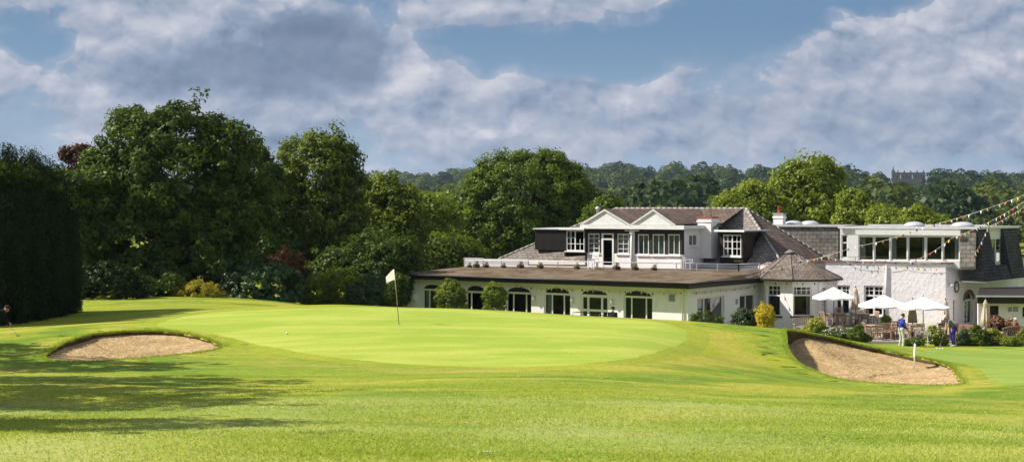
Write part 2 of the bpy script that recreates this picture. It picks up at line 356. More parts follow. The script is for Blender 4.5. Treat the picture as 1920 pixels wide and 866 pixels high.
class MB:
    def __init__(s): s.v = []; s.f = []; s.m = []; s.sm = []
    def face(s, pts, mi=0, sm=False):
        b = len(s.v); s.v += [tuple(p) for p in pts]; s.f.append(tuple(range(b, b + len(pts)))); s.m.append(mi); s.sm.append(sm)
    def hexa(s, p, mi=0):     # p: 8 points, bottom 4 ccw, top 4 ccw
        b = len(s.v); s.v += [tuple(q) for q in p]
        for f in ((3, 2, 1, 0), (4, 5, 6, 7), (0, 1, 5, 4), (1, 2, 6, 5), (2, 3, 7, 6), (3, 0, 4, 7)):
            s.f.append(tuple(b + i for i in f)); s.m.append(mi); s.sm.append(False)
    def box(s, x0, x1, y0, y1, z0, z1, mi=0, fr=None):
        p = [(x0, y0, z0), (x1, y0, z0), (x1, y1, z0), (x0, y1, z0), (x0, y0, z1), (x1, y0, z1), (x1, y1, z1), (x0, y1, z1)]
        if fr: p = [fr(*q) for q in p]
        s.hexa(p, mi)
    def prism(s, poly, z0, z1, mi=0, topz=None):     # poly ccw list of (x,y)
        n = len(poly); tz = topz or (lambda x, y: z1); b = len(s.v)
        s.v += [(x, y, z0 if not callable(z0) else z0(x, y)) for x, y in poly] + [(x, y, tz(x, y)) for x, y in poly]
        s.f.append(tuple(range(b + n - 1, b - 1, -1))); s.f.append(tuple(range(b + n, b + 2 * n))); s.m += [mi] * 2; s.sm += [False] * 2
        for i in range(n):
            j = (i + 1) % n; s.f.append((b + i, b + j, b + n + j, b + n + i)); s.m.append(mi); s.sm.append(False)
    def tube(s, pts, rad, seg=8, mi=0, cap=True, sm=True):
        pts = [Vector(p) for p in pts]; n = len(pts)
        if not hasattr(rad, '__len__'): rad = [rad] * n
        base = len(s.v); t0 = None
        for i, p in enumerate(pts):
            t = (pts[min(i + 1, n - 1)] - pts[max(i - 1, 0)])
            t = t.normalized() if t.length > 1e-9 else Vector((0, 0, 1))
            a = Vector((1, 0, 0)) if abs(t.x) < .8 else Vector((0, 1, 0))
            if t0 is not None: a = t0
            b1 = (a - t * a.dot(t)); b1 = b1.normalized() if b1.length > 1e-6 else t.orthogonal().normalized()
            t0 = b1; b2 = t.cross(b1)
            for k in range(seg):
                an = 2 * math.pi * k / seg; q = p + (b1 * math.cos(an) + b2 * math.sin(an)) * rad[i]; s.v.append(tuple(q))
        for i in range(n - 1):
            for k in range(seg):
                k2 = (k + 1) % seg; s.f.append((base + i * seg + k, base + i * seg + k2, base + (i + 1) * seg + k2, base + (i + 1) * seg + k)); s.m.append(mi); s.sm.append(sm)
        if cap:
            s.f.append(tuple(base + k for k in range(seg - 1, -1, -1))); s.f.append(tuple(base + (n - 1) * seg + k for k in range(seg))); s.m += [mi] * 2; s.sm += [False] * 2
    def lathe(s, prof, seg=16, mi=0, c=(0, 0, 0), flute=0, nfl=8, sm=True):
        base = len(s.v); n = len(prof)
        for r, z in prof:
            for k in range(seg):
                a = 2 * math.pi * k / seg; rr = r * (1 + flute * math.cos(nfl * a)); s.v.append((c[0] + rr * math.cos(a), c[1] + rr * math.sin(a), c[2] + z))
        for i in range(n - 1):
            for k in range(seg):
                k2 = (k + 1) % seg; s.f.append((base + i * seg + k, base + i * seg + k2, base + (i + 1) * seg + k2, base + (i + 1) * seg + k)); s.m.append(mi); s.sm.append(sm)
        s.f.append(tuple(base + k for k in range(seg - 1, -1, -1))); s.f.append(tuple(base + (n - 1) * seg + k for k in range(seg))); s.m += [mi] * 2; s.sm += [False] * 2
    def build(s, name, mats, parent=None, bevel=0):
        me = bpy.data.meshes.new(name); me.from_pydata(s.v, [], s.f)
        for mn in (mats if isinstance(mats, (list, tuple)) else [mats]): me.materials.append(MATS[mn])
        me.polygons.foreach_set('material_index', s.m); me.polygons.foreach_set('use_smooth', s.sm)
        uv = me.uv_layers.new(name='uv'); me.update()
        for p in me.polygons:
            nn = p.normal
            if abs(nn.z) > .97: ua, va = Vector((1, 0, 0)), Vector((0, 1, 0))
            else: ua = Vector((-nn.y, nn.x, 0)).normalized(); va = nn.cross(ua)
            for li in p.loop_indices:
                co = me.vertices[me.loops[li].vertex_index].co; uv.data[li].uv = (co.dot(ua), co.dot(va))
        o = link_mesh(name, me, parent)
        if bevel:
            bv = o.modifiers.new('bevel', 'BEVEL'); bv.width = bevel; bv.segments = 2; bv.limit_method = 'ANGLE'
        return o
def quads_mesh(name, V, tint, mname, parent=None, mats=None, mi=None):
    """V: (N,4,3) quads"""
    n = len(V); me = bpy.data.meshes.new(name)
    me.vertices.add(n * 4); me.vertices.foreach_set('co', V.astype(np.float32).ravel())
    me.loops.add(n * 4); me.loops.foreach_set('vertex_index', np.arange(n * 4, dtype=np.int32))
    me.polygons.add(n); me.polygons.foreach_set('loop_start', np.arange(0, n * 4, 4, dtype=np.int32))
    a = me.attributes.new('tint', 'FLOAT', 'FACE'); a.data.foreach_set('value', np.clip(tint, 0, 1).astype(np.float32))
    for m_ in (mats or [mname]): me.materials.append(MATS[m_])
    if mi is not None: me.polygons.foreach_set('material_index', mi.astype(np.int32))
    me.update(calc_edges=True); me.validate()
    return link_mesh(name, me, parent)

# ------------------------------------------------------------------ terrain
def X(px, Y): return (px - 960) * Y / F
def Zp(py, Y): return CAMZ - (py - HY) * Y / F
cps = []
def cp(px, py, Y): cps.append((X(px, Y), Y, Zp(py, Y)))
for px in (0, 480, 960, 1440, 1920): cp(px, 866, 16.7)
for px in (0, 500, 960, 1440): cp(px, 800, 22)
for px in (0, 450, 960, 1300): cp(px, 752, 28.3)
for px in (300, 700, 1050): cp(px, 718, 34.6)
for px in (560, 800, 1000, 1200): cp(px, 690, 41)
for a in [(700, 650, 46.6), (1000, 650, 46.6), (748, 608, 54.4), (1050, 612, 54), (538, 627, 51), (1200, 640, 48.5),
          (640, 571, 64), (500, 575, 64), (400, 580, 63), (750, 576, 62), (870, 579, 61.5), (960, 583, 61), (1100, 592, 60), (1200, 597, 59), (1300, 602, 58.5), (1400, 611, 57.5), 
          (1560, 712, 47), (1660, 722, 46), (1805, 722, 45.5), (1480, 680, 50), (1480, 640, 54), (1640, 646.5, 68), (1560, 634, 62), (1700,657,64), (1800, 690, 52), (1800, 670, 60), (1800, 656, 68),
          (1920, 690, 52), (1920, 662, 66), (1920, 720, 45), (1920, 760, 36), (1920, 800, 27), (1400, 655, 51.5), (1400, 700, 43.5), (1300, 690, 42.5), (1420, 750, 33),
          (0, 690, 41), (0, 622, 54), (100, 604, 62), (200, 677, 44), (250, 619, 52.5), (100, 650, 48), (400, 652, 48.3), (400, 690, 41.5), (300, 602, 57)]: cp(*a)
for px, Y, z in [(750, 73, 1.1), (750, 82, .1), (960, 70, 1.0), (960, 79, 0), (1300, 67, .7), (1300, 74, .1), (1470, 65, .9), (1470, 71, .1), (1690, 72.9, .03), (1560, 70, .15),
                 (1560, 90, 0), (1300, 90, 0), (960, 95, 0), (760, 95, .3), (1800, 76, 0), (1920, 76, 0), (1800, 95, 0), (300, 82, 2.2), (500, 82, 1.9), (620, 80, 1.5)]: cps.append((X(px, Y), Y, z))
cps += [(-45, 90, 2.2), (-45, 50, 2.5), (-15, 115, 1.2), (10, 115, 0), (40, 115, 0), (45, 75, 0), (45, 50, 1.1), (40, 20, 3.6), (20, -10, 6), (-20, -10, 6), (0, 0, 5.45), (-45, 15, 4.3), (-20, 8, 5), (20, 8, 4.9), (45, 95, 0)]
for a in [(1476, 618, 57), (1520, 625, 57.6), (1570, 635, 58), (1620, 648, 58), (1665, 658, 57.6), (1710, 668, 56.5), (1755, 677, 54.6)]: cp(*a)
CP = np.array(cps)
def tpsK(r2): return np.where(r2 > 1e-9, .5 * r2 * np.log(np.maximum(r2, 1e-9)), 0)
def tps_fit(P, lam=1.0):
    n = len(P); d = ((P[:, None, :2] - P[None, :, :2]) ** 2).sum(-1)
    A = np.zeros((n + 3, n + 3)); A[:n, :n] = tpsK(d) + lam * np.eye(n); A[:n, n] = 1; A[:n, n + 1:] = P[:, :2]; A[n, :n] = 1; A[n + 1:, :n] = P[:, :2].T
    return np.linalg.solve(A, np.concatenate([P[:, 2], np.zeros(3)]))
W = tps_fit(CP, .15)
def sstep(a, b, x):
    t = np.clip((x - a) / (b - a), 0, 1); return t * t * (3 - 2 * t)
def crest(x):      # height of the far ridge along x at 2 km
    return 38 + 5 * np.sin(x / 260 + .6) - 6 * sstep(350, 900, x) + 3 * np.sin(x / 97) - 5 * sstep(0, -700, x)
def H(x, y):
    x = np.asarray(x, float); y = np.asarray(y, float); shp = np.broadcast(x, y).shape
    x = np.broadcast_to(x, shp).ravel(); y = np.broadcast_to(y, shp).ravel()
    out = np.empty(len(x))
    for i in range(0, len(x), 20000):
        xs = np.clip(x[i:i + 20000], -46, 46); ys = np.clip(y[i:i + 20000], -12, 118)
        d = (xs[:, None] - CP[None, :, 0]) ** 2 + (ys[:, None] - CP[None, :, 1]) ** 2
        z = tpsK(d) @ W[:-3] + W[-3] + W[-2] * xs + W[-1] * ys
        X_, Y_ = x[i:i + 20000], y[i:i + 20000]
        z = z + .035 * np.sin(X_ * .45 + Y_ * .21) * np.sin(Y_ * .38 - X_ * .13) * sstep(70, 45, Y_)
        far = -6 * sstep(130, 420, Y_) + (crest(X_) + 6) * sstep(420, 2050, Y_) ** 1 - 25 * sstep(2100, 3500, Y_)
        far2 = 5 * np.sin(X_ / 140 + Y_ / 210) * sstep(500, 900, Y_) * sstep(2100, 1500, Y_)
        out[i:i + 20000] = z * sstep(420, 118, Y_) + far + far2
    return out.reshape(shp)
def h(x, y): return float(H(x, y))
def unproj(px, py):
    dx, dz = (px - 960) / F, -(py - HY) / F
    Y = np.arange(12, 140, .1); z = CAMZ + dz * Y; g = H(dx * Y, Y); k = np.argmax(z < g)
    a, b = Y[k - 1], Y[k]
    for _ in range(12):
        m = (a + b) / 2
        if CAMZ + dz * m < h(dx * m, m): b = m
        else: a = m
    return (dx * b, b)
def smooth_loop(pts, n=140):
    P = np.array(pts); m = len(P); out = []
    seg = np.linalg.norm(np.roll(P, -1, 0) - P, axis=1); tot = seg.sum()
    for i in range(m):
        k = max(2, int(round(n * seg[i] / tot))); p0, p1, p2, p3 = P[i - 1], P[i], P[(i + 1) % m], P[(i + 2) % m]
        for j in range(k):
            t = j / k; out.append(.5 * ((2 * p1) + (-p0 + p2) * t + (2 * p0 - 5 * p1 + 4 * p2 - p3) * t * t + (-p0 + 3 * p1 - 3 * p2 + p3) * t ** 3))
    return np.array(out)
def offset(P, dist):      # outward offset of a ccw-or-cw loop about its centroid direction
    c = P.mean(0); t = np.roll(P, -1, 0) - np.roll(P, 1, 0); nrm = np.stack([t[:, 1], -t[:, 0]], 1); nrm /= np.linalg.norm(nrm, axis=1)[:, None]
    sg = np.sign(((P - c) * nrm).sum(1).sum()); return P + nrm * sg * (dist[:, None] if hasattr(dist, '__len__') else dist)
def inside(P, x, y):
    x = np.asarray(x); y = np.asarray(y); r = np.zeros(x.shape, bool)
    for i in range(len(P)):
        (x0, y0), (x1, y1) = P[i - 1], P[i]
        c = ((y0 > y) != (y1 > y)) & (x < (x1 - x0) * (y - y0) / (y1 - y0 + 1e-12) + x0); r ^= c
    return r
BACK = [(1476, 618, 57), (1520, 625, 57.6), (1570, 635, 58), (1620, 648, 58), (1665, 658, 57.6), (1710, 668, 56.5), (1755, 677, 54.6)]
BL_px = [(84, 674), (92, 660), (122, 642), (170, 628), (225, 622), (290, 620.5), (345, 625), (395, 638), (416, 651), (395, 659), (330, 667), (260, 673), (190, 678), (130, 680)]
BR_px = [(1476, 619), (1520, 625), (1570, 635), (1620, 648), (1665, 658), (1710, 668), (1755, 676), (1783, 688), (1797, 705), (1806, 721), (1760, 724), (1680, 722), (1620, 718), (1570, 711), (1530, 698), (1495, 681), (1475, 655), (1473, 635)]
GR_px = [(290, 611), (325, 597), (400, 586), (520, 579.5), (650, 575.5), (780, 578), (900, 582), (1030, 590), (1150, 597), (1230, 603), (1280, 615), (1293, 630), (1270, 650), (1200, 670), (1100, 682), (980, 688), (850, 687), (720, 680), (600, 667), (500, 650), (420, 633), (340, 622)]
BL = smooth_loop([unproj(*p) for p in BL_px]); BR = smooth_loop([(X(p[0], p[2]), p[2]) for p in BACK] + [unproj(*p) for p in BR_px[7:]], 200); GR = smooth_loop([unproj(*p) for p in GR_px], 420)
print('green x', GR[:, 0].min(), GR[:, 0].max(), 'y', GR[:, 1].min(), GR[:, 1].max()); print('BR', BR.min(0), BR.max(0), 'BL', BL.min(0), BL.max(0))

def ring_mesh(name, rings, mname, closed_center=None, smooth=True, kind='structure', mats=None, mis=None):
    v = []; f = []; mi = []; n = len(rings[0])
    for r in rings: v += [tuple(p) for p in r]
    for i in range(len(rings) - 1):
        for k in range(n):
            k2 = (k + 1) % n; f.append((i * n + k, i * n + k2, (i + 1) * n + k2, (i + 1) * n + k)); mi.append(mis[i] if mis else 0)
    if closed_center is not None:
        v.append(tuple(closed_center)); b = (len(rings) - 1) * n
        for k in range(n): f.append((b + k, b + (k + 1) % n, len(v) - 1)); mi.append(mis[-1] if mis else 0)
    me = bpy.data.meshes.new(name); me.from_pydata(v, [], f)
    bm = bmesh.new(); bm.from_mesh(me); bmesh.ops.recalc_face_normals(bm, faces=bm.faces)
    up = sum(x.normal.z * x.calc_area() for x in bm.faces)
    if up < 0: bmesh.ops.reverse_faces(bm, faces=bm.faces)
    bm.to_mesh(me); bm.free()
    for m_ in (mats or [mname]): me.materials.append(MATS[m_])
    me.polygons.foreach_set('material_index', mi); me.polygons.foreach_set('use_smooth', [smooth] * len(f))
    return tag(link_mesh(name, me), kind=kind)
def drape(name, loop, mname, lift):
    c = loop.mean(0); rings = []
    for t in np.linspace(1, .02, 40):
        P = c + (loop - c) * t; z = H(P[:, 0], P[:, 1]) + lift
        if t == 1: z = z - lift * .8
        rings.append(np.column_stack([P, z]))
    return ring_mesh(name, rings, mname, (c[0], c[1], h(*c) + lift))

def ground():
    def lines(a, b, st, ends, gr=1.22):
        m = list(np.arange(a, b + 1e-6, st)); s = st; lo = []; x = a
        while x > ends[0]: s *= gr; x -= s; lo.append(x)
        hi = []; x = b; s = st
        while x < ends[1]: s = min(s * gr, 130); x += s; hi.append(x)
        return np.array(lo[::-1] + m + hi)
    xs = lines(-26, 30, .22, (-4200, 4200)); ys = lines(15, 78, .22, (-60, 4200))
    GX, GY = np.meshgrid(xs, ys); GZ = H(GX, GY); nx, ny = len(xs), len(ys)
    cx = (GX[:-1, :-1] + GX[1:, 1:]) / 2; cy = (GY[:-1, :-1] + GY[1:, 1:]) / 2
    rem = inside(offset(BL, .55), cx, cy) | inside(offset(BR, .55), cx, cy)
    idx = np.arange(nx * ny).reshape(ny, nx)
    q = np.stack([idx[:-1, :-1], idx[:-1, 1:], idx[1:, 1:], idx[1:, :-1]], -1)[~rem]
    me = bpy.data.meshes.new('lawn'); V = np.stack([GX, GY, GZ], -1).reshape(-1, 3)
    me.vertices.add(len(V)); me.vertices.foreach_set('co', V.astype(np.float32).ravel())
    me.loops.add(q.size); me.loops.foreach_set('vertex_index', q.ravel().astype(np.int32))
    me.polygons.add(len(q)); me.polygons.foreach_set('loop_start', np.arange(0, q.size, 4, dtype=np.int32))
    me.polygons.foreach_set('use_smooth', np.ones(len(q), bool)); me.materials.append(MATS['lawn']); me.update(calc_edges=True)
    tag(link_mesh('ground', me), kind='structure')
ground()
def bunker(name, loop, lipf, floor, seed):
    rng = np.random.default_rng(seed); n = len(loop); c = loop.mean(0)
    wob = .05 * np.sin(np.arange(n) * .9 + seed) + .035 * np.sin(np.arange(n) * 2.3)
    L = offset(loop, wob * .8)
    lip = np.array([lipf(*p) for p in L]); top = H(L[:, 0], L[:, 1])
    def ring(o, dz):
        P = offset(L, o); return np.column_stack([P, H(P[:, 0], P[:, 1]) + dz])
    rings = [ring(1.25, -.008), ring(1.0, .004), ring(.75, .01), ring(.55, .014), ring(.3, .022), ring(.1, .035)]
    P = L; rings.append(np.column_stack([P, top + .03])); Pi = offset(L, -.04)
    rings.append(np.column_stack([Pi, top - .04])); P2 = offset(L, .0)
    rings.append(np.column_stack([P2, top - .12])); P3 = offset(L, .02)
    rings.append(np.column_stack([P3, top - lip - .15]))
    ring_mesh('bunker_edge', rings, None, mats=['lawn', 'soil'], mis=[0] * 7 + [1] * 2)
    base = top - lip; zc = floor; R_ = []
    for t in np.concatenate([np.linspace(1.0, .9, 5), np.linspace(.86, .03, 36)]):
        P = c + (offset(L, .04) - c) * t; w = t ** 2.4
        z = base * w + zc * (1 - w) + .02 * np.sin(P[:, 0] * 3.1 + P[:, 1] * 2) * (1 - t)
        z += rng.normal(0, .012, n) * (t < .97)
        R_.append(np.column_stack([P, z]))
    return ring_mesh(name, R_, 'sand', (c[0], c[1], zc))
cBR = BR.mean(0); cBL = BL.mean(0)
def lipR(x, y):
    left = float(sstep(cBR[0] - 1.2, BR[:, 0].min() + .1, x)); back = float(sstep(cBR[1] - 1, BR[:, 1].max() - 2, y))
    return .07 + 1.05 * left + .10 * back * (1 - left)
def lipL(x, y):
    back = float(sstep(cBL[1] - .5, BL[:, 1].max() - .5, y)); left = float(sstep(cBL[0] - 2, BL[:, 0].min(), x))
    return .05 + .07 * back + .1 * left
bunker('sand_bunker', BR, lipR, h(X(1700, 46), 46) - .42, 3)
bunker('sand_bunker', BL, lipL, h(X(250, 44), 44) - .30, 5)
dBL = np.sqrt(((GR[:, None] - BL[None]) ** 2).sum(-1)).min(1)
drape('green_fringe', offset(GR, .75 * np.clip((dBL - .35) / 1.3, .02, 1)), 'fringe', .006)
_c = GR.mean(0); _t = np.arange(len(GR)) / len(GR) * 2 * math.pi
GRw = _c + (GR - _c) * (1 + .0035 * np.sin(_t * 23) + .003 * np.sin(_t * 41 + 1) + .0025 * np.sin(_t * 67 + 2))[:, None]
drape('putting_green', GRw, 'green', .012)
PG = smooth_loop([unproj(*p) for p in [(1990, 652), (1900, 653), (1800, 655), (1740, 657), (1712, 662), (1725, 670), (1790, 680), (1840, 700), (1860, 715), (1920, 722), (2050, 720)]], 120)
drape('practice_green', PG, 'green_pale', .006)

# ------------------------------------------------------------------ foliage
def norm(a): return a / np.maximum(np.linalg.norm(a, axis=-1, keepdims=True), 1e-9)
def leaves(rng, pos, nrm, size, aspect=.55, tint=None, up=None):
    n = len(pos); size = np.broadcast_to(size, (n,)) * rng.uniform(.65, 1.3, n)
    t = rng.normal(size=(n, 3)) if up is None else up + rng.normal(0, .25, (n, 3))
    a = norm(np.cross(nrm, t)); b = np.cross(nrm, a)
    a = a * size[:, None] * .5 * aspect; b = b * size[:, None] * .5
    return np.stack([pos - b, pos + a, pos + b, pos - a], 1)
def foliage(name, lobes, seed, mname, leaf, n_clump, per, cr, parent, flat=.7, inner=.55, spray=.12, mats=None, extra=None, vert=False, mode='leaf'):
    """lobes: list of (centre xyz, radii xyz)"""
    rng = np.random.default_rng(seed); Cn = np.array([l[0] for l in lobes], float); Rd = np.array([l[1] for l in lobes], float)
    area = (Rd[:, 0] * Rd[:, 2] + Rd[:, 0] * Rd[:, 1] + Rd[:, 1] * Rd[:, 2]); pick = rng.choice(len(lobes), n_clump * 2, p=area / area.sum())
    dirs = norm(rng.normal(size=(n_clump * 2, 3))); rr = rng.uniform(inner, 1.0, n_clump * 2) ** .6
    rr = rr * (1 + spray * np.abs(rng.normal(size=n_clump * 2)) * (rng.random(n_clump * 2) < .42) * (1 + .25 * (dirs[:, 2] > .2)))
    cc = Cn[pick] + dirs * Rd[pick] * rr[:, None]
    q = (((cc[:, None, :] - Cn[None]) / Rd[None]) ** 2).sum(-1); q[np.arange(len(cc)), pick] = 9
    keep = (q.min(1) > inner ** 2 * .8)
    cc = cc[keep][:n_clump]; out = dirs[keep][:n_clump]; m = len(cc)
    crs = cr * rng.uniform(.55, 1.35, m); ctint = rng.uniform(.0, .8, m)
    ci = np.repeat(np.arange(m), per)
    off = norm(rng.normal(size=(len(ci), 3))) * (rng.uniform(.25, 1, len(ci)) ** .5)[:, None]
    # drooping layered sprays: flatten along a tilted axis
    off[:, 2] *= flat
    pos = cc[ci] + off * crs[ci][:, None]
    if vert: pos[:, 2] = cc[ci][:, 2] + off[:, 2] * crs[ci] * 2.6
    nn = norm(off * .8 + out[ci] * .5 + np.array([0, 0, .35]) + rng.normal(0, .45, (len(ci), 3)))
    up = np.tile(np.array([0, 0, 1.]), (len(ci), 1)) if vert else None
    V = leaves(rng, pos, nn, leaf, .5 if not vert else .28, up=up)
    tint = np.clip(ctint[ci] + rng.uniform(-.2, .35, len(ci)), 0, 1)
    mi = None
    if mats and len(mats) > 1:
        mi = (rng.random(len(ci)) < extra).astype(int)
        top = off[:, 2] + out[ci][:, 2] > -.2; mi = mi * top
    o = quads_mesh(name, V, tint, mname, parent, mats, mi)
    return o, cc
def pxlobes(lobs, s, dscale=.9):
    out = []
    for l in lobs:
        px, py, rx, ry = l[:4]; dy = l[4] if len(l) > 4 else 0
        out.append((((px - 960) / s, F / s + dy, CAMZ - (py - HY) / s), (rx / s, rx / s * dscale, ry / s)))
    return out
def tree(name, label, cat, px, s, lobs, mname, seed, leaf=.28, n=700, per=55, cr=.85, trunk=.3, group=None, dscale=.9, forks=9, **kw):
    x, y = (px - 960) / s, F / s; z = h(x, y); root = empty(name, (x, y, z)); tag(root, label, cat, group)
    L = [((c[0] - x, c[1] - y, c[2] - z), r) for c, r in pxlobes(lobs, s, dscale)]
    o, cc = foliage('crown', L, seed, mname, leaf, n, per, cr, root, **kw)
    rng = random.Random(seed); mb = MB(); top = max(c[2] + r[2] * .2 for c, r in L); low = min(c[2] - r[2] for c, r in L)
    fork = max(1.2, low + (top - low) * .18)
    mb.tube([(0, 0, -.4), (.03, .02, .3), (rng.uniform(-.2, .2), 0, fork * .6), (rng.uniform(-.3, .3), .1, fork)], [trunk * 1.5, trunk * 1.1, trunk * .9, trunk * .75], 10)
    ends = []
    for c, r in L:
        e = Vector(c); p0 = Vector((0, 0, fork * rng.uniform(.75, 1))); mid = (p0 + e) / 2 + Vector((rng.uniform(-.4, .4), rng.uniform(-.4, .4), rng.uniform(0, .6)))
        rr = trunk * .5 * min(1, max(r) / 2.5 + .2)
        mb.tube([p0, mid, e], [rr, rr * .7, rr * .25], 7); ends.append((e, rr, r, mid))
    for k in range(forks * len(L)):
        e, rr, r, mid = ends[k % len(L)]; t = rng.random(); p = mid.lerp(e, t); q = Vector(cc[rng.randrange(len(cc))])
        if (q - p).length < max(r) * 1.5: mb.tube([p, p.lerp(q, .5) + Vector((0, 0, .15 * rng.random())), q], [rr * .35, rr * .22, .015], 5)
    mb.build('trunk', 'bark', root)
    return root
def shrub(name, label, px, s, lobs, mname, seed, leaf=.1, n=160, per=45, cr=.22, group=None, cat='shrub', base_py=None, yoff=0, **kw):
    x, y = (px - 960) / s, F / s; z = h(x, y); root = empty(name, (x, y, z)); tag(root, label, cat, group)
    L = [((c[0] - x, c[1] - y, c[2] - z), r) for c, r in pxlobes(lobs, s)]
    o, cc = foliage('foliage', L, seed, mname, leaf, n, per, cr, root, **kw)
    mb = MB(); rng = random.Random(seed)
    for k in range(7):
        q = Vector(cc[rng.randrange(len(cc))]); mb.tube([(rng.uniform(-.08, .08), rng.uniform(-.08, .08), -.1), q * .5 + Vector((0, 0, .05)), q], [.03, .02, .008], 5)
    mb.build('stem', 'bark', root)
    return root

TG = 'trees bordering the left of the green'
tree('maple_tree', 'huge dark green maple with ragged top, tallest tree left of the green', 'tree', 330, 32,
     [(330, 330, 120, 110), (270, 290, 75, 70), (345, 265, 70, 62), (420, 290, 55, 55), (205, 350, 75, 65), (430, 390, 85, 90), (250, 430, 110, 100), (370, 470, 110, 90), (240, 232, 34, 30), (330, 222, 30, 24), (402, 245, 28, 24), (455, 262, 28, 26), (170, 440, 60, 80), (300, 520, 110, 50), (195, 300, 36, 30)],
     'leaf_dark', 11, .27, 1500, 60, .62, .35, TG, spray=.18)
tree('sycamore_tree', 'rounded mid green sycamore directly right of the tallest dark maple', 'tree', 600, 27,
     [(595, 330, 75, 70), (560, 300, 42, 40), (625, 290, 42, 38), (600, 270, 34, 26), (640, 350, 45, 60), (545, 370, 45, 60), (600, 420, 85, 80), (660, 420, 32, 50), (590, 490, 80, 50)],
     'leaf_mid', 12, .27, 900, 55, .6, .3, TG, spray=.15)
tree('lime_tree', 'narrow leafy tree with an upright top standing left behind the flag', 'tree', 735, 25.5,
     [(735, 400, 58, 55), (720, 355, 26, 30), (755, 375, 26, 30), (700, 400, 24, 45), (730, 460, 66, 60), (770, 430, 32, 46), (745, 515, 62, 50)], 'leaf_mid', 13, .27, 620, 55, .6, .25, TG, spray=.2, mats=['leaf_mid', 'leaf_light'], extra=.4)
tree('young_ash_tree', 'pale yellow green tree between the upright lime and the broad oak', 'tree', 815, 21,
     [(810, 400, 42, 36), (790, 380, 20, 22), (840, 430, 34, 50), (800, 455, 44, 50), (830, 500, 50, 30)], 'leaf_light', 14, .3, 380, 50, .62, .22, TG)
tree('oak_tree', 'broad domed oak rising behind the left half of the clubhouse', 'tree', 985, 20,
     [(985, 370, 115, 70), (940, 330, 55, 40), (1010, 322, 55, 38), (1060, 350, 45, 40), (975, 305, 32, 20), (1030, 300, 26, 16), (890, 385, 45, 45), (1085, 390, 42, 45), (920, 440, 90, 60), (1020, 450, 100, 55), (890, 470, 60, 40)],
     'leaf_oak', 15, .33, 1500, 55, .75, .5, spray=.14)
tree('copper_beech_tree', 'dark red leaved tree peeking out left of the tallest maple', 'tree', 150, 28,
     [(158, 290, 22, 18), (128, 290, 13, 15), (172, 300, 12, 14), (150, 335, 32, 26)], 'leaf_copper', 16, .22, 170, 45, .42, .18, TG)
tree('elm_tree', 'dark green tree between the tall conifer screen and the tallest maple', 'tree', 130, 33,
     [(150, 370, 50, 45), (110, 335, 24, 20), (190, 340, 25, 22), (140, 450, 60, 70), (150, 530, 70, 55)], 'leaf_dark', 17, .25, 480, 55, .55, .25, TG)
tree('hawthorn_tree', 'small dark tree filling the gap between maple and sycamore', 'tree', 500, 28,
     [(495, 330, 30, 45), (500, 400, 45, 60), (505, 470, 60, 60), (480, 290, 16, 18)], 'leaf_dark', 18, .25, 420, 55, .55, .25, TG)
tree('holly_tree', 'low dark tree under the copper coloured bush left of the flag', 'tree', 660, 29,
     [(660, 500, 60, 45), (700, 480, 40, 50), (620, 510, 40, 40)], 'leaf_dark', 19, .22, 330, 50, .45, .2, TG)
tree('crab_apple_tree', 'dark leafy tree standing between the flag and the clubhouse end wall', 'tree', 735, 29.5,
     [(730, 500, 42, 50), (690, 520, 34, 40), (755, 470, 26, 34), (738, 545, 36, 30)], 'leaf_dark', 20, .2, 330, 50, .42, .16, TG)
RT = 'pale green trees behind the clubhouse right half'
tree('poplar_tree', 'tallest pale green tree with a split top behind the red chimney pot', 'tree', 1500, 17,
     [(1520, 345, 42, 40), (1530, 312, 26, 20), (1490, 335, 24, 26), (1555, 335, 20, 26), (1470, 370, 40, 35), (1510, 400, 70, 40), (1560, 385, 24, 40)], 'leaf_light', 21, .42, 640, 50, .95, .35, RT, spray=.22)
tree('poplar_tree', 'pale green tree with twin rounded tops just left of the split topped poplar', 'tree', 1420, 17.5,
     [(1415, 370, 28, 28), (1370, 378, 26, 18), (1395, 400, 50, 26), (1440, 390, 30, 36)], 'leaf_light', 22, .4, 340, 50, .85, .3, RT, spray=.2)
tree('poplar_tree', 'small pale green tree behind the flat roof right of the split topped poplar', 'tree', 1610, 18,
     [(1600, 380, 20, 24), (1620, 405, 34, 22), (1590, 415, 24, 20)], 'leaf_light', 23, .38, 240, 45, .75, .25, RT, spray=.2)
tree('poplar_tree', 'low round pale tree above the middle of the flat white roof', 'tree', 1665, 18.5,
     [(1665, 412, 34, 18), (1650, 405, 16, 16), (1690, 420, 30, 12)], 'leaf_light', 24, .38, 210, 45, .7, .25, RT)
tree('poplar_tree', 'low pale tree above the flat roof between two skylight domes', 'tree', 1725, 19,
     [(1720, 405, 22, 18), (1745, 418, 30, 14), (1700, 420, 20, 14)], 'leaf_light', 25, .36, 210, 45, .65, .25, RT)
tree('holm_oak_tree', 'small dark tree behind the gables right of the broad oak', 'tree', 1140, 22,
     [(1140, 395, 26, 26), (1120, 415, 30, 24), (1165, 420, 26, 20)], 'leaf_oak', 26, .3, 240, 45, .6, .2)
# more trees close the view behind the left border
for i, (px, s, lb, lab) in enumerate([(60, 24, [(60, 380, 60, 45), (20, 360, 40, 40), (60, 450, 90, 80)], 'hidden dark tree behind the conifer screen top'),
                                (450, 23, [(450, 400, 70, 50), (470, 470, 100, 80)], 'dark backdrop tree low behind the maple'),
                                (640, 22, [(650, 440, 60, 50), (650, 500, 90, 60)], 'dark backdrop tree low behind the sycamore'),
                                (840, 24, [(830, 480, 60, 40), (800, 510, 60, 36), (860, 490, 50, 40)], 'loose green bushy tree directly behind the flat roof left end')]):
    tree('background_tree', lab, 'tree', px, s, lb, 'leaf_mid' if i == 3 else 'leaf_dark', 40 + i, .3, 420, 50, .7, .25, TG)
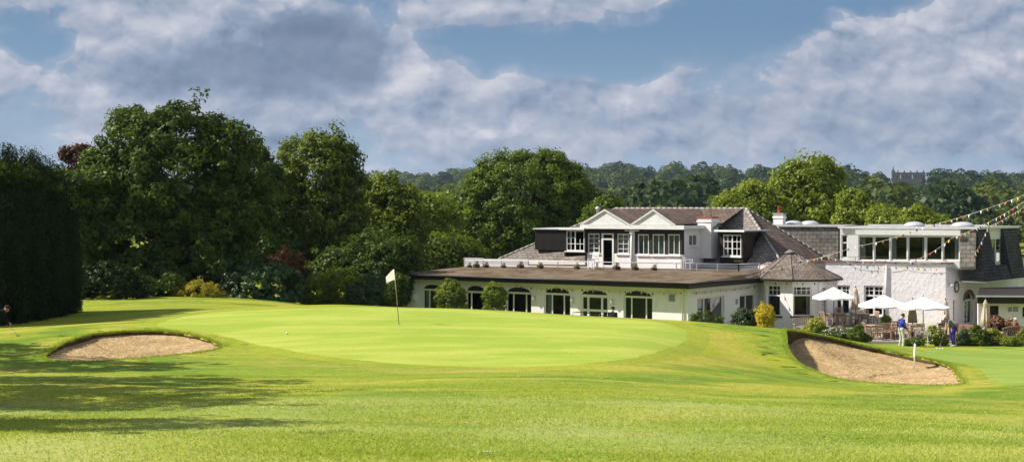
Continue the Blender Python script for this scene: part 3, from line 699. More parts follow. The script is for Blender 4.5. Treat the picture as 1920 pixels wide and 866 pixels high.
# the conifer screen at the left edge
for i, (px, s, top) in enumerate([(116, 40, 352), (88, 41, 328), (52, 42, 314), (14, 43, 308), (-30, 44, 305), (-80, 45, 306)]):
    base = 390 + (CAMZ - h((px - 960) / s, F / s)) * s; hgt = base - top; lb = []
    for k in range(6):
        t = k / 5; lb.append((px + 3 * math.sin(k * 2 + i), top + 26 + (hgt - 40) * t, 25 + 8 * min(1, t * 2), hgt * .13 + 10))
    tree('conifer_tree', ['rightmost rounded conifer of the tall dark screen', 'second conifer from the right in the dark screen', 'third conifer from the right in the dark screen', 'leftmost conifer in view of the dark screen', 'conifer just outside the left edge', 'conifer farther outside the left edge'][i],
         'conifer', px, s, lb, 'leaf_conifer', 60 + i, .16, 620, 60, .3, .2, 'tall conifer screen at the left edge', vert=True, inner=.75, spray=.12, forks=1)
    hedge_top = pxlobes([(px, top + 16, 27, 20), (px - 10, top + 6, 12, 14), (px + 12, top + 10, 11, 12)], s); cr_ = [o for o in C.objects if o.name.startswith('conifer_tree')][-1]
    foliage('top_growth', [((c[0] - cr_.location.x, c[1] - cr_.location.y, c[2] - cr_.location.z), r) for c, r in hedge_top], 160 + i, 'leaf_oak', .13, 70, 45, .22, cr_, spray=.3)
# trees beyond the left edge: they throw the long shadows over the near fairway
for i, (x, y, hh, rr) in enumerate([(-16.9, 31.8, 11.4, 2.9), (-18.0, 36.3, 11.5, 3.0), (-13.4, 23.0, 8.6, 2.3), (-21, 42.5, 10.5, 3.0), (-15.8, 28.4, 10.2, 2.4), (-27.5, 47, 12, 3.4)]):
    s = F / y; px = 960 + x * s; z = h(x, y); zz = lambda q: HY + (CAMZ - q) * s
    tree('cherry_tree', ['tallest cherry tree outside the left edge beside the near fairway', 'cherry tree outside the left edge short of the bunker', 'slim cherry tree nearest the camera outside the left edge', 'cherry tree outside the left edge level with the bunker', 'second nearest cherry tree outside the left edge', 'wide tree outside the left edge beside the conifers'][i], 'tree', px, s,
         [(px, zz(z + hh * .75), rr * s * .75, hh * .2 * s), (px + rr * .5 * s, zz(z + hh * .62), rr * .7 * s, hh * .1 * s), (px - rr * .5 * s, zz(z + hh * .55), rr * .7 * s, hh * .12 * s), (px + .2 * s, zz(z + hh * .42), rr * .8 * s, hh * .07 * s)],
         'leaf_mid', 80 + i, .2, 270, 45, .45, .2, 'trees outside the left edge of the view', spray=.35)

SG = 'shrubs below the left trees'
shrub('laurel_bush', 'big rounded dark laurel bush below the dark maple', 485, 33, [(480, 540, 70, 42), (440, 520, 40, 34), (520, 535, 44, 40), (485, 560, 74, 24)], 'leaf_laurel', 101, .16, 520, 45, .26, SG, inner=.8)
shrub('golden_shrub', 'round golden yellow green shrub left of the laurel bush', 370, 34, [(372, 556, 36, 28), (345, 560, 22, 24), (395, 560, 22, 22)], 'leaf_yellow', 102, .11, 260, 40, .2, SG, inner=.8)
shrub('dark_shrub', 'dark shrub left of the golden one under the maple', 290, 34, [(285, 560, 45, 34), (250, 550, 40, 44), (320, 545, 24, 34)], 'leaf_dark', 103, .14, 330, 40, .26, SG, inner=.7)
shrub('yew_bush', 'near black yew mass between the conifers and the maple trunk', 200, 35, [(200, 540, 60, 50), (160, 550, 40, 46), (235, 560, 36, 34)], 'leaf_conifer', 104, .16, 420, 45, .28, SG, inner=.75)
shrub('copper_shrub', 'dark copper leaved shrub behind the laurel bush', 545, 30, [(540, 505, 34, 36), (570, 530, 26, 30)], 'leaf_copper', 105, .14, 200, 40, .25, SG)
shrub('elder_shrub', 'mixed green shrub under the sycamore right of the laurel', 620, 31, [(605, 545, 40, 32), (640, 540, 44, 40), (585, 560, 24, 18)], 'leaf_mid', 106, .14, 330, 40, .26, SG, inner=.7)
shrub('spotted_laurel_shrub', 'shrub with paler leaves nearest the flag among the left border', 680, 31.5, [(680, 555, 30, 24), (700, 540, 18, 34)], 'leaf_laurel', 107, .14, 200, 40, .24, SG)
shrub('hedge_bush', 'green bush behind the flag at the clubhouse end wall', 735, 31, [(730, 560, 24, 28), (748, 540, 16, 30)], 'leaf_dark', 108, .13, 200, 40, .22, SG)
shrub('camellia_shrub', 'glossy leaved shrub with small pale blooms left of the laurel', 418, 33, [(418, 545, 18, 40), (405, 560, 16, 26)], 'leaf_laurel', 109, .13, 150, 40, .22, SG, mats=['leaf_laurel', 'flower_white'], extra=.01)

# ------------------------------------------------------------------ far woods, far buildings, valley trees
def far_woods():
    rng = np.random.default_rng(7); P = []
    for _ in range(5200):
        y = 330 + (2080 - 330) * rng.random() ** .8; x = rng.uniform(-.40, .44) * y
        P.append((x, y))
    P += [(x, 2040 + rng.uniform(-30, 40)) for x in np.arange(-780, 900, 8)]
    P = np.array(P); z = H(P[:, 0], P[:, 1])
    # keep what can be seen: above the near roofs, and the gap meadow
    px = 960 + P[:, 0] / P[:, 1] * F
    top = HY + (CAMZ - z - 12) / P[:, 1] * F
    keep = (top < 440) & ~((np.abs(px - 1590) < 26) & (np.abs(P[:, 1] - 900) < 60)) & ~((np.abs(px - 1703) < 40) & (P[:, 1] > 1780)) & (px > 600) | ((px < 600) & (rng.random(len(P)) < .35))
    P = P[keep]; z = z[keep]; m = len(P); per = 190
    cl = np.sin(P[:, 0] / 47 + 1.3) * np.sin(P[:, 1] / 83) + .6 * np.sin(P[:, 0] / 19 + P[:, 1] / 37)
    hgt = rng.uniform(6, 15, m) * rng.choice([.6, 1, 1, 1.45], m); rad = hgt * rng.uniform(.42, .7, m); px = 960 + P[:, 0] / P[:, 1] * F; hgt = np.where((np.abs(px - 1703) < 46) & (P[:, 1] > 900), np.minimum(hgt * .5, 5.5), hgt)
    for pc in (1235, 1395, 1295, 1520, 1625, 1745): hgt = np.where((np.abs(px - pc) < 12) & (P[:, 1] > 900), hgt * .55, hgt)
    rad = hgt * rng.uniform(.42, .7, m); ctint = np.clip(.38 + .22 * cl + rng.normal(0, .27, m), 0, 1)
    cnt = np.where(P[:, 1] < 1050, 480, np.where(P[:, 1] < 1600, 330, 190)); ci = np.repeat(np.arange(m), cnt); d = norm(rng.normal(size=(len(ci), 3))); d[:, 2] = np.where(d[:, 2] < -.35, -d[:, 2], d[:, 2])
    lump = 1 + .22 * np.sin(d[:, 0] * 5 + ci) * np.sin(d[:, 2] * 6 + ci * 2.1)
    pos = np.column_stack([P[ci, 0] + d[:, 0] * rad[ci] * lump, P[ci, 1] + d[:, 1] * rad[ci] * lump, z[ci] + hgt[ci] * .5 + d[:, 2] * hgt[ci] * .5 * lump])
    nn = norm(d + rng.normal(0, .35, d.shape)); size = np.clip(rad[ci] * np.where(P[ci, 1] < 1050, .19, np.where(P[ci, 1] < 1600, .24, .32)), .55, 2.2)
    V = leaves(rng, pos, nn, size, .8); tint = ctint[ci] + rng.uniform(-.15, .15, len(ci))
    tag(quads_mesh('distant_woods', V, tint, 'leaf_far'), 'distant wooded hillside reading as one mass along the horizon', 'wood', kind='stuff')
far_woods()
plain('far_stone', (.16, .13, .12), (.11, .09, .085), .2, .9); plain('far_roof', (.11, .10, .11), (.08, .07, .08), .2, .9); plain('far_brick', (.28, .16, .12), (.22, .12, .09), .2, .9)
plain('meadow', (.10, .19, .03), (.13, .22, .04), .02, .9)
def far_hall():
    Y = 1950; s = F / Y; x0 = (1672 - 960) / s; z = h(x0 + 20, Y) ; zb = CAMZ + (HY - 341) / s
    root = empty('college_hall', (x0, Y, zb)); tag(root, 'distant dark stone hall with a spired clock tower on the hilltop', 'building')
    W_ = 63 / s; b = MB(); b.box(5 / s, W_, 0, 14, -12, 17 / s - 1); b.build('wall', 'far_stone', root)
    r = MB(); r.box(4.6 / s, W_ + .4, -.6, 14.6, 17 / s - 1, 17 / s + .4)
    for k in range(5): xx = (12 + k * 12) / s; r.box(xx, xx + 1.4, 3, 5, 17 / s, 17 / s + 3)
    r.build('roof', 'far_roof', root)
    t = MB(); t.box(0, 5.6 / s, -2, 3, -12, 21 / s); t.build('tower', 'far_stone', root)
    sp = MB(); cx = 2.8 / s; sp.lathe([(2.4 / s, 21 / s), (1.6 / s, 23 / s), (.9 / s, 26 / s), (.15 / s, 30 / s)], 8, c=(cx, .5, 0)); sp.build('spire', 'far_roof', root)
    for k in range(9):
        w = MB(); xx = (10 + k * 5.6) / s; w.box(xx, xx + 1.2, -.1, .05, 4, 9.5); w.build('window', 'white_paint' if k % 4 == 1 else 'black_trim', root)
far_hall()
for i, (px, py, Y, w, hh, lab) in enumerate([(1235, 337, 1850, 14, 4, 'far brick house among the trees left on the ridge'), (1395, 343, 1880, 13, 4, 'far low house on the ridge above the poplar top'),
                                    (1295, 360, 1500, 9, 5, 'far house in the woods halfway down the hillside'), (1520, 352, 1750, 14, 5, 'far house row behind the poplar crown'), (1625, 362, 1300, 12, 6, 'far brick house in the woods below the spired hall'), (1745, 350, 1700, 12, 4, 'far house right of and below the spired hall')]):
    s = F / Y; x = (px - 960) / s; zt = CAMZ + (HY - py) / s; root = empty('hillside_house', (x, Y, zt - 6)); tag(root, lab, 'house', 'far houses in the woods')
    b = MB(); b.box(0, w / s, 0, 9, -14, hh / s); b.build('wall', 'far_brick' if i % 2 == 0 else 'far_stone', root)
    r = MB(); W_ = w / s; z0 = hh / s
    r.face([(-.5, -.6, z0), (W_ + .5, -.6, z0), (W_ - 1, 4.5, z0 + 3), (1, 4.5, z0 + 3)]); r.face([(W_ + .5, 9.6, z0), (-.5, 9.6, z0), (1, 4.5, z0 + 3), (W_ - 1, 4.5, z0 + 3)])
    r.face([(-.5, 9.6, z0), (-.5, -.6, z0), (1, 4.5, z0 + 3)]); r.face([(W_ + .5, -.6, z0), (W_ + .5, 9.6, z0), (W_ - 1, 4.5, z0 + 3)]); r.build('roof', 'far_roof', root)
    for k in range(3):
        wm = MB(); wm.box(W_ * (.2 + .27 * k), W_ * (.2 + .27 * k) + 1.2, -.08, .04, z0 - 2.4, z0 - 1); wm.build('window', 'white_paint', root)

#@@BUILDING@@

plain('dome', (.50, .51, .54), (.42, .43, .46), 2, .35, .5)

# ------------------------------------------------------------------ clubhouse
def P2(px, s): return Vector(((px - 960) / s, F / s))
ROOT = Vector((12, 90, 0))
club = empty('clubhouse', ROOT); tag(club, 'long white golf clubhouse with brown hip roof, gabled dormers and a flat roofed wing', 'clubhouse')
def cpart(name, mb, mats, parent=None, bevel=0):
    o = mb.build(name, mats, parent or club, bevel)
    if parent is None: o.location = -ROOT
    return o
def isect(p, d, q, e):
    k = d.x * e.y - d.y * e.x; t = ((q.x - p.x) * e.y - (q.y - p.y) * e.x) / k; return p + d * t
class Wall:
    def __init__(s, A, B, z0, z1, inward=None):
        s.A, s.B, s.z0, s.z1 = A, B, z0, z1; s.u = (B - A).normalized(); s.L = (B - A).length
        n = Vector((s.u.y, -s.u.x)); s.n = n if n.dot(-A) > 0 else -n; s.op = []
    def fr(s, a, o, z): p = s.A + s.u * a + s.n * o; return (p.x, p.y, z)
    def at(s, px):
        k = (px - 960) / F; return (k * s.A.y - s.A.x) / (s.u.x - k * s.u.y)
    def z(s, px, py):
        a = s.at(px); Y = (s.A + s.u * a).y; return CAMZ - (py - HY) * Y / F
    def box(s, mb, a0, a1, o0, o1, z0, z1, mi=0):
        if a0 > a1: a0, a1 = a1, a0
        mb.box(a0, a1, min(o0, o1), max(o0, o1), z0, z1, mi, fr=lambda x, y, q: s.fr(x, y, q))
    def build(s, name, mat_, th=.25, parent=None):
        mb = MB(); es = sorted(set([0, s.L] + [e for o in s.op for e in o[:2]]))
        for a0, a1 in zip(es[:-1], es[1:]):
            c = (a0 + a1) / 2; ops = sorted([o for o in s.op if o[0] <= c <= o[1]], key=lambda o: o[2]); z = s.z0
            for o in ops:
                if o[2] > z + .005: s.box(mb, a0, a1, -th, 0, z, o[2])
                z = o[3]
                if len(o) > 4 and o[4] > 0:      # arch: rise above springing line
                    rise = o[4]; w = (o[1] - o[0]) / 2; m = (o[0] + o[1]) / 2; N = 12
                    for k in range(N):
                        t0, t1 = -1 + 2 * k / N, -1 + 2 * (k + 1) / N
                        f = lambda t: z + rise * math.sqrt(max(0, 1 - abs(t) ** 2.2))
                        x0, x1 = m + t0 * w, m + t1 * w; zt = z + rise + .02
                        q = [s.fr(x0, -th, f(t0)), s.fr(x1, -th, f(t1)), s.fr(x1, 0, f(t1)), s.fr(x0, 0, f(t0)), s.fr(x0, -th, zt), s.fr(x1, -th, zt), s.fr(x1, 0, zt), s.fr(x0, 0, zt)]
                        mb.hexa(q)
                    z = z + rise + .02
            if s.z1 > z + .005: s.box(mb, a0, a1, -th, 0, z, s.z1)
        return cpart(name, mb, mat_)
def window(w, px0, px1, pyt, pyb, mull=(), trans=(), arch=None, fw=.07, name='window', curtain=None, cmat='curtain_pale', zb=None, bars=(), setb=.12, frame='white_paint', sill=None, leaf=None, grid=None):
    a0, a1 = sorted((w.at(px0), w.at(px1))); m = (px0 + px1) / 2; zt = w.z(m, pyt); zb_ = w.z(m, pyb) if zb is None else zb
    rise = (w.z(m, arch) - zt) if arch else 0; w.op.append((a0, a1, zb_, zt, rise))
    f = MB(); B = lambda x0, x1, z0, z1, o0=-setb - .06, o1=-setb: w.box(f, x0, x1, o0, o1, z0, z1)
    B(a0, a0 + fw, zb_, zt); B(a1 - fw, a1, zb_, zt); B(a0 + fw, a1 - fw, zt - fw, zt); B(a0 + fw, a1 - fw, zb_, zb_ + fw)
    if arch: B(a0, a1, zt - .02, zt + .05, -setb - .055, -setb + .01)
    tz = sorted([w.z(m, t) for t in trans])
    for t in tz: B(a0 + fw, a1 - fw, t - fw * .55, t + fw * .55, -setb - .057, -setb + .003)
    for p in mull: x = w.at(p); B(x - fw * .55, x + fw * .55, zb_ + fw, zt - fw, -setb - .055, -setb + .006)
    for kind, p, lo, hi in bars:        # thin glazing bars: ('v', px, pylo, pyhi) or ('h', py, px0, px1)
        if kind == 'v': x = w.at(p); B(x - .018, x + .018, w.z(m, lo), w.z(m, hi), -setb - .05, -setb - .01)
        else: z = w.z(m, p); x0, x1 = sorted((w.at(lo), w.at(hi))); B(x0, x1, z - .018, z + .018, -setb - .048, -setb - .012)
    if sill: w.box(f, a0 - .08, a1 + .08, -.05, .09, zb_ - .07, zb_ - .004)
    o = cpart(name, f, frame)
    g = MB(); w.box(g, a0 + .01, a1 - .01, -setb - .035, -setb - .029, zb_ + .01, zt - .01); o2 = g.build('pane', 'glass', o)
    if arch:
        g = MB(); N = 14; wd = (a1 - a0) / 2; mm = (a0 + a1) / 2
        pts = [w.fr(mm + wd * (-1 + 2 * k / N), -setb - .03, zt + rise * math.sqrt(max(0, 1 - abs(-1 + 2 * k / N) ** 2.2))) for k in range(N + 1)]
        g.face([w.fr(a0, -setb - .03, zt)] + pts[1:-1] + [w.fr(a1, -setb - .03, zt)]); g.build('fanlight', 'black_trim', o)
    if curtain:
        cb = MB()
        for c0, c1 in curtain:
            x0, x1 = sorted((w.at(c0), w.at(c1))); n = max(3, int((x1 - x0) / .05)); 
            for k in range(n):
                t0, t1 = x0 + (x1 - x0) * k / n, x0 + (x1 - x0) * (k + 1) / n; od = .03 * (k % 2)
                cb.face([w.fr(t0, -setb - .2 - od, zb_ + .05), w.fr(t1, -setb - .2 - .03 + od, zb_ + .05), w.fr(t1, -setb - .2 - .03 + od, zt), w.fr(t0, -setb - .2 - od, zt)])
        cb.build('curtain', cmat, o)
    return o
def room(w, a0, a1, depth, z0, z1, wall_gap=.27):
    mb = MB(); p = [w.fr(a0, -wall_gap, z0), w.fr(a1, -wall_gap, z0), w.fr(a1, -depth, z0), w.fr(a0, -depth, z0), w.fr(a0, -wall_gap, z1), w.fr(a1, -wall_gap, z1), w.fr(a1, -depth, z1), w.fr(a0, -depth, z1)]
    for f in ((0, 3, 2, 1), (4, 5, 6, 7), (1, 2, 6, 5), (2, 3, 7, 6), (3, 0, 4, 7)): mb.face([p[i] for i in f])
    cpart('room', mb, 'interior')

A, B_, C_ = P2(758, 29.4), P2(1290, 33.6), P2(1431, 30.85)
WF = Wall(A, B_, -.3, 2.72); WR = Wall(B_, C_, -.3, 2.74)
window(WF, 792, 829.5, 543, 600, mull=[803.5], arch=533.5, zb=.15, curtain=[(793, 802)])
window(WF, 873, 910, 547, 600, mull=[882], arch=535.5, zb=.05, name='door', fw=.08)
window(WF, 948.5, 996, 549, 600, mull=[961, 985], arch=538.5, zb=.05)
window(WF, 1019.5, 1069, 551, 600, mull=[1033.6, 1056], arch=540, zb=.05, curtain=[(1020.5, 1032)])
window(WF, 1088, 1140, 554, 600, mull=[1101, 1127], trans=[582], arch=543.5, zb=.05, name='door', fw=.12)
window(WF, 1169, 1223, 556.5, 600, mull=[1182.5, 1210], arch=545.5, zb=.05)
room(WF, .4, WF.L - .4, 6, .03, 2.6)
WF.build('wall', 'smooth_render')
window(WR, 1307.6, 1358, 556, 620, mull=[1323], zb=.05, fw=.09, curtain=[(1308.5, 1318)])
window(WR, 1387, 1417, 552, 583, mull=[1401], fw=.08, sill=True)
room(WR, .3, WR.L - .2, 4, .03, 2.6, .27)
WR.build('wall', 'smooth_render')
WL = Wall(A - WF.n * 9, A, -.3, 2.72); mb = MB(); mb.box(0, 9, -.25, 0, -.3, 2.715, fr=lambda x, y, z: ((A - WF.n * x + WF.u * (-y)).x, (A - WF.n * x + WF.u * (-y)).y, z)); cpart('wall', mb, 'smooth_render')
# flat roof with mossy slope and black fascia
eF = .75; eR = .5
pB = isect(A + WF.n * eF, WF.u, B_ + WR.n * eR, WR.u)
pA = A + WF.n * eF - WF.u * .35; pC = C_ + WR.n * eR + WR.u * .3
IA, IB, IC = P2(868, 28.9), P2(1387, 31.3), P2(1440, 30.7)
pA2 = pA - WF.n * 6.5
v3 = lambda p, z: (p.x, p.y, z)
ZE, ZD = 3.02, 3.38
mb = MB(); mb.face([v3(pA, ZE), v3(pB, ZE), v3(IB, ZD), v3(IA, ZD)]); mb.face([v3(pB, ZE), v3(pC, ZE), v3(IC, ZD), v3(IB, ZD)]); mb.face([v3(pA2, ZE), v3(pA, ZE), v3(IA, ZD), v3(IA - WF.n * 6, ZD)])
mb.face([v3(IA, ZD), v3(IB, ZD), v3(IC, ZD), v3(IC - WF.n * 8, ZD), v3(IA - WF.n * 6, ZD)])
cpart('mossy_roof', mb, 'mossy_felt')
mb = MB()
def strip(mb, p, q, w, z0, z1, mi=0):
    u = (q - p).normalized(); n = Vector((u.y, -u.x)); n = n if n.dot(-p) > 0 else -n
    pts = [p, q, q - n * w, p - n * w]; mb.hexa([v3(x, z0) for x in pts] + [v3(x, z1) for x in pts], mi)
strip(mb, pA, pB, .12, 2.73, 3.03); strip(mb, pB - WF.u * .02, pC, .12, 2.735, 3.035); strip(mb, pA2, pA, .12, 2.735, 3.035)
mb.face([v3(pA, 2.76), v3(pB, 2.76), v3(B_ - WF.n * .1, 2.76), v3(A - WF.n * .1, 2.76)]); mb.face([v3(pB, 2.765), v3(pC, 2.765), v3(C_ - WR.n * .1, 2.765), v3(B_ - WR.n * .1, 2.765)])
cpart('fascia', mb, 'black_trim')
mb = MB(); mb.tube([v3(pA + WF.n * .07, 3.0), v3(pB + WF.n * .07, 3.0)], .055, 8); mb.tube([v3(pB + WR.n * .07, 3.0), v3(pC + WR.n * .07, 3.0)], .055, 8); cpart('gutter', mb, 'black_trim')
for px, w in ((1281, WF), (1425, WR), (766, WF)):
    mb = MB(); a = w.at(px); mb.tube([w.fr(a, .07, -.2), w.fr(a, .07, 2.5), w.fr(a, eF * .8, 2.8)], .045, 8); cpart('downpipe', mb, 'white_paint')
mb = MB(); a = WF.at(1260); WF.box(mb, a - .18, a + .18, 0, .05, WF.z(1260, 565), WF.z(1260, 552)); 
for k in range(5): WF.box(mb, a - .16, a + .16, .05, .07, WF.z(1260, 565) + .05 + k * .07, WF.z(1260, 565) + .08 + k * .07)
cpart('vent', mb, 'grey_plastic')
for px in (1004, 1075.5, 1150):
    mb = MB(); a = WF.at(px); z = 1.7; WF.box(mb, a - .05, a + .05, 0, .05, z - .1, z + .25); WF.box(mb, a - .02, a + .02, .05, .18, z + .18, z + .22)
    c = WF.fr(a, .2, z - .05); mb.lathe([(.05, 0), (.09, .16), (.10, .22), (.02, .3)], 8, c=c); cpart('wall_lamp', mb, 'white_metal')
mb = MB(); a = WF.at(776); WF.box(mb, a - .2, a + .2, 0, .14, 1.35, 1.8); WF.box(mb, a - .12, a + .12, .14, .2, 1.45, 1.7); cpart('meter_box', mb, 'white_paint')
mb = MB(); a = WR.at(1381); WR.box(mb, a - .12, a + .12, 0, .03, 1.55, 1.85); cpart('notice_plate', mb, 'grey_plastic')
# terrace railing
def rail(pts, z, mat_, h1, h2, step, name='railing', r=.03):
    mb = MB()
    for p, q in zip(pts[:-1], pts[1:]):
        n = max(1, round((q - p).length / step))
        for k in range(n + 1):
            c = p + (q - p) * k / n; mb.box(c.x - r, c.x + r, c.y - r, c.y + r, z, z + h2)
        for hh in (h1, h2): mb.tube([v3(p, z + hh), v3(q, z + hh)], r * 1.05, 6)
    return cpart(name, mb, mat_)
RA, RB, RC = P2(872, 28.8), P2(1385, 31.15), P2(1424, 30.75)
rail([RA, RB, RC], ZD - .12, 'white_metal', .22, .56, 1.25)
mb = MB(); strip(mb, P2(870, 28.5), P2(990, 28.9), .25, 3.3, 3.86); strip(mb, P2(868.5, 28.5) , P2(903, 28.62), .5, 3.865, 3.9); cpart('parapet', mb, 'smooth_render')

# main hip roof
d = Vector((-.828, .561)); nf = Vector((-.561, -.828))
G1 = P2(1470, 30.3); E1 = G1 + d * 4.4 - nf * 4; G2 = G1 - nf * 8
G0 = G1 + d * 21.5; G3 = G0 - nf * 8; E0 = E1 + d * 9.9
ZG, ZR = 3.6, 7.16
ov = .0
mb = MB()
mb.face([v3(G0, ZG), v3(G1, ZG), v3(E1, ZR), v3(E0, ZR)]); mb.face([v3(G1, ZG), v3(G2, ZG), v3(E1, ZR)]); mb.face([v3(G2, ZG), v3(G3, ZG), v3(E0, ZR), v3(E1, ZR)]); mb.face([v3(G3, ZG), v3(G0, ZG), v3(E0, ZR)])
mb.face([v3(G3, ZG), v3(G2, ZG), v3(G1, ZG), v3(G0, ZG)])
mb.m = [0, 1, 1, 0, 0]
roof = cpart('hip_roof', mb, ['slate_tiles', 'brown_tiles'])
mb = MB()
for p, q in ((v3(E0, ZR), v3(E1, ZR)), (v3(E1, ZR), v3(G1, ZG)), (v3(E0, ZR), v3(G0, ZG)), (v3(E1, ZR), v3(G2, ZG))):
    P, Q = Vector(p), Vector(q); n = int((Q - P).length / .4)
    for k in range(n): mb.tube([P.lerp(Q, k / n), P.lerp(Q, (k + .93) / n)], [.1, .085], 6)
rt = mb.build('ridge_tiles', 'concrete', roof)
mb = MB(); strip(mb, G0 + nf * .02, G1 + nf * .02, .2, 3.0, 3.6); u_ = (G2 - G1).normalized(); sd = Vector((u_.y, -u_.x)) * 0.0
pts = [G1, G2, G2 + d * .25, G1 + d * .25]; mb.hexa([v3(x, -.2) for x in pts] + [v3(x, 3.59) for x in pts])
cpart('wall', mb, 'smooth_render')
# upper gabled block
U1 = P2(1279, 30.0); U0 = U1 + d * 1
k0 = (1097 - 960) / F; t = (U1.x - k0 * U1.y) / (-d.x + k0 * d.y); U0 = U1 + d * t
WU = Wall(U0, U1, 4.28, 6.0); WUl = Wall(U0, U1, 3.3, 4.277)
dk = WU.at(1128), WU.at(1151)
for px0, px1, t_, b_ in ((1102, 1124, 437.5, 474.5), (1157, 1179, 438, 476), (1195.5, 1216.5, 439, 478), (1223, 1246, 439, 478.5), (1252, 1274.5, 439, 478.5)):
    mid = (px0 + px1) / 2; bs = [('v', mid, t_ + 2, b_ - 2)] + [('h', t_ + (b_ - t_) * k / 4, px0 + 1, px1 - 1) for k in (1, 2, 3)] if px0 < 1190 else [('v', mid, t_ + 2, b_ - 2)]
    window(WU, px0, px1, t_, b_, fw=.075, bars=bs, curtain=[(px0 + 1, px1 - 1)], cmat='curtain_green' if px0 > 1190 else 'curtain_pale', sill=True, setb=.04)
WU.op.append((dk[0], dk[1], 4.27, WU.z(1140, 437.5), 0)); WUl.op.append((dk[0], dk[1], 3.38, 4.28, 0))
f = MB(); zt = WU.z(1140, 437.5); zl = 3.4
for x0, x1, z0, z1 in ((dk[0], dk[0] + .12, zl, zt), (dk[1] - .12, dk[1], zl, zt), (dk[0] + .12, dk[1] - .12, zt - .08, zt), (dk[0] + .12, dk[1] - .12, zt - .42, zt - .3), (dk[0] + .12, dk[1] - .12, zl, zl + .12)): WU.box(f, x0, x1, -.1, .02, z0, z1)
o = cpart('door', f, 'white_paint'); g = MB(); WU.box(g, dk[0] + .1, dk[1] - .1, -.07, -.06, zl + .1, zt - .05); g.build('pane', 'glass', o)
WU.build('timber_wall', 'dark_timber', .15); WUl.build('wall', 'smooth_render', .15)
room(WU, .1, WU.L - .1, 2.4, 3.42, 5.9, .17)
# cheek
K1 = U1 - nf * 5.2; CK = Wall(U1, K1, 3.3, 5.99); ck_in = d
mb = MB()
def rbox(mb, p, q, w, z0, z1, mi=0, side=None):     # slab from p to q with width w towards side
    pts = [p, q, q + side * w, p + side * w]; mb.hexa([v3(x, z0) for x in pts] + [v3(x, z1) for x in pts], mi)
window(CK, 1292, 1307, 440, 461, mull=[1299.5], setb=.03, fw=.06, sill=True)
CK.build('wall', 'smooth_render', .12)
mb = MB(); rbox(mb, U1 - d * .015 + nf * .015, U1 - nf * .3, .2, 4.3, 5.985, side=-d * 1.0) if False else CK.box(mb, -.012, .25, -.1, .015, 4.3, 5.985); cpart('corner_post', mb, 'dark_timber')
L0 = U0 - nf * 5; mb = MB(); rbox(mb, U0, L0, .15, 3.3, 5.98, side=-d); cpart('wall', mb, 'dark_timber')
a = WU.at(1186); mb = MB(); WU.box(mb, a - .17, a + .17, .0, .06, 3.38, 5.95); cpart('pilaster', mb, 'white_paint')
mb = MB(); mb.tube([WU.fr(a, .12, 3.38), WU.fr(a, .12, 5.95)], .05, 8); WU.box(mb, a - .5, a + .5, .02, .12, 5.72, 5.8); WU.box(mb, a - .12, a + .12, .06, .22, 5.55, 5.75); cpart('downpipe', mb, 'white_paint')
# fascia and flat roof of the block
mb = MB(); WU.box(mb, -.15, WU.L + .3, -5, .32, 5.99, 6.06); cpart('flat_roof', mb, 'lead')
mb = MB(); WU.box(mb, -.17, WU.L + .32, .32, .36, 5.86, 6.12); WU.box(mb, -.17, WU.L + .32, .0, .32, 5.9, 5.985); CK.box(mb, -.3, 4.2, .3, .34, 5.9, 6.1); cpart('fascia', mb, 'white_paint')
for gx0, gx1, ap in ((1094.5, 1186, 1138.5), (1187.5, 1271, 1230)):
    a0, a1, am = WU.at(gx0), WU.at(gx1), WU.at(ap); z0, z1 = 6.13, 7.08
    g = MB(); g.face([WU.fr(a0, .28, z0), WU.fr(a1, .28, z0), WU.fr(am, .28, z1)]); g.face([WU.fr(a0, .22, z0), WU.fr(am, .22, z1), WU.fr(a1, .22, z0)])
    go = cpart('gable', g, 'white_paint')
    b = MB()
    for x0, x1 in ((a0, am), (a1, am)):
        p0, p1 = Vector(WU.fr(x0, 0, z0)), Vector(WU.fr(x1, 0, z1)); 
        q = [WU.fr(x0, .27, z0 - .07), WU.fr(x1, .27, z1 - .07), WU.fr(x1, .37, z1 - .07), WU.fr(x0, .37, z0 - .07), WU.fr(x0, .27, z0 + .05), WU.fr(x1, .27, z1 + .05), WU.fr(x1, .37, z1 + .05), WU.fr(x0, .37, z0 + .05)]
        b.hexa(q)
    b.build('bargeboard', 'white_metal', go)
    r = MB()
    for x0, x1 in ((a0, am), (am, a1)):
        zz0, zz1 = (z0, z1) if x0 == a0 else (z1, z0)
        r.face([WU.fr(x0, .36, zz0 + .06), WU.fr(x1, .36, zz1 + .06), WU.fr(x1, -6, zz1 + .06), WU.fr(x0, -6, zz0 + .06)])
    r.build('tiles', 'brown_tiles', go)
# brown tiled slope rising to the ridge between and behind the gables
mb = MB(); p0, p1 = WU.A - nf * 2.6, WU.B - nf * 2.6 - d * 1.0
q0, q1 = E0, E1 + d * .2
mb.face([v3(p0, 5.9), v3(p1, 5.9), v3(q1 + nf * .0, ZR + .03), v3(q0, ZR + .03)]); cpart('upper_roof', mb, 'brown_tiles')
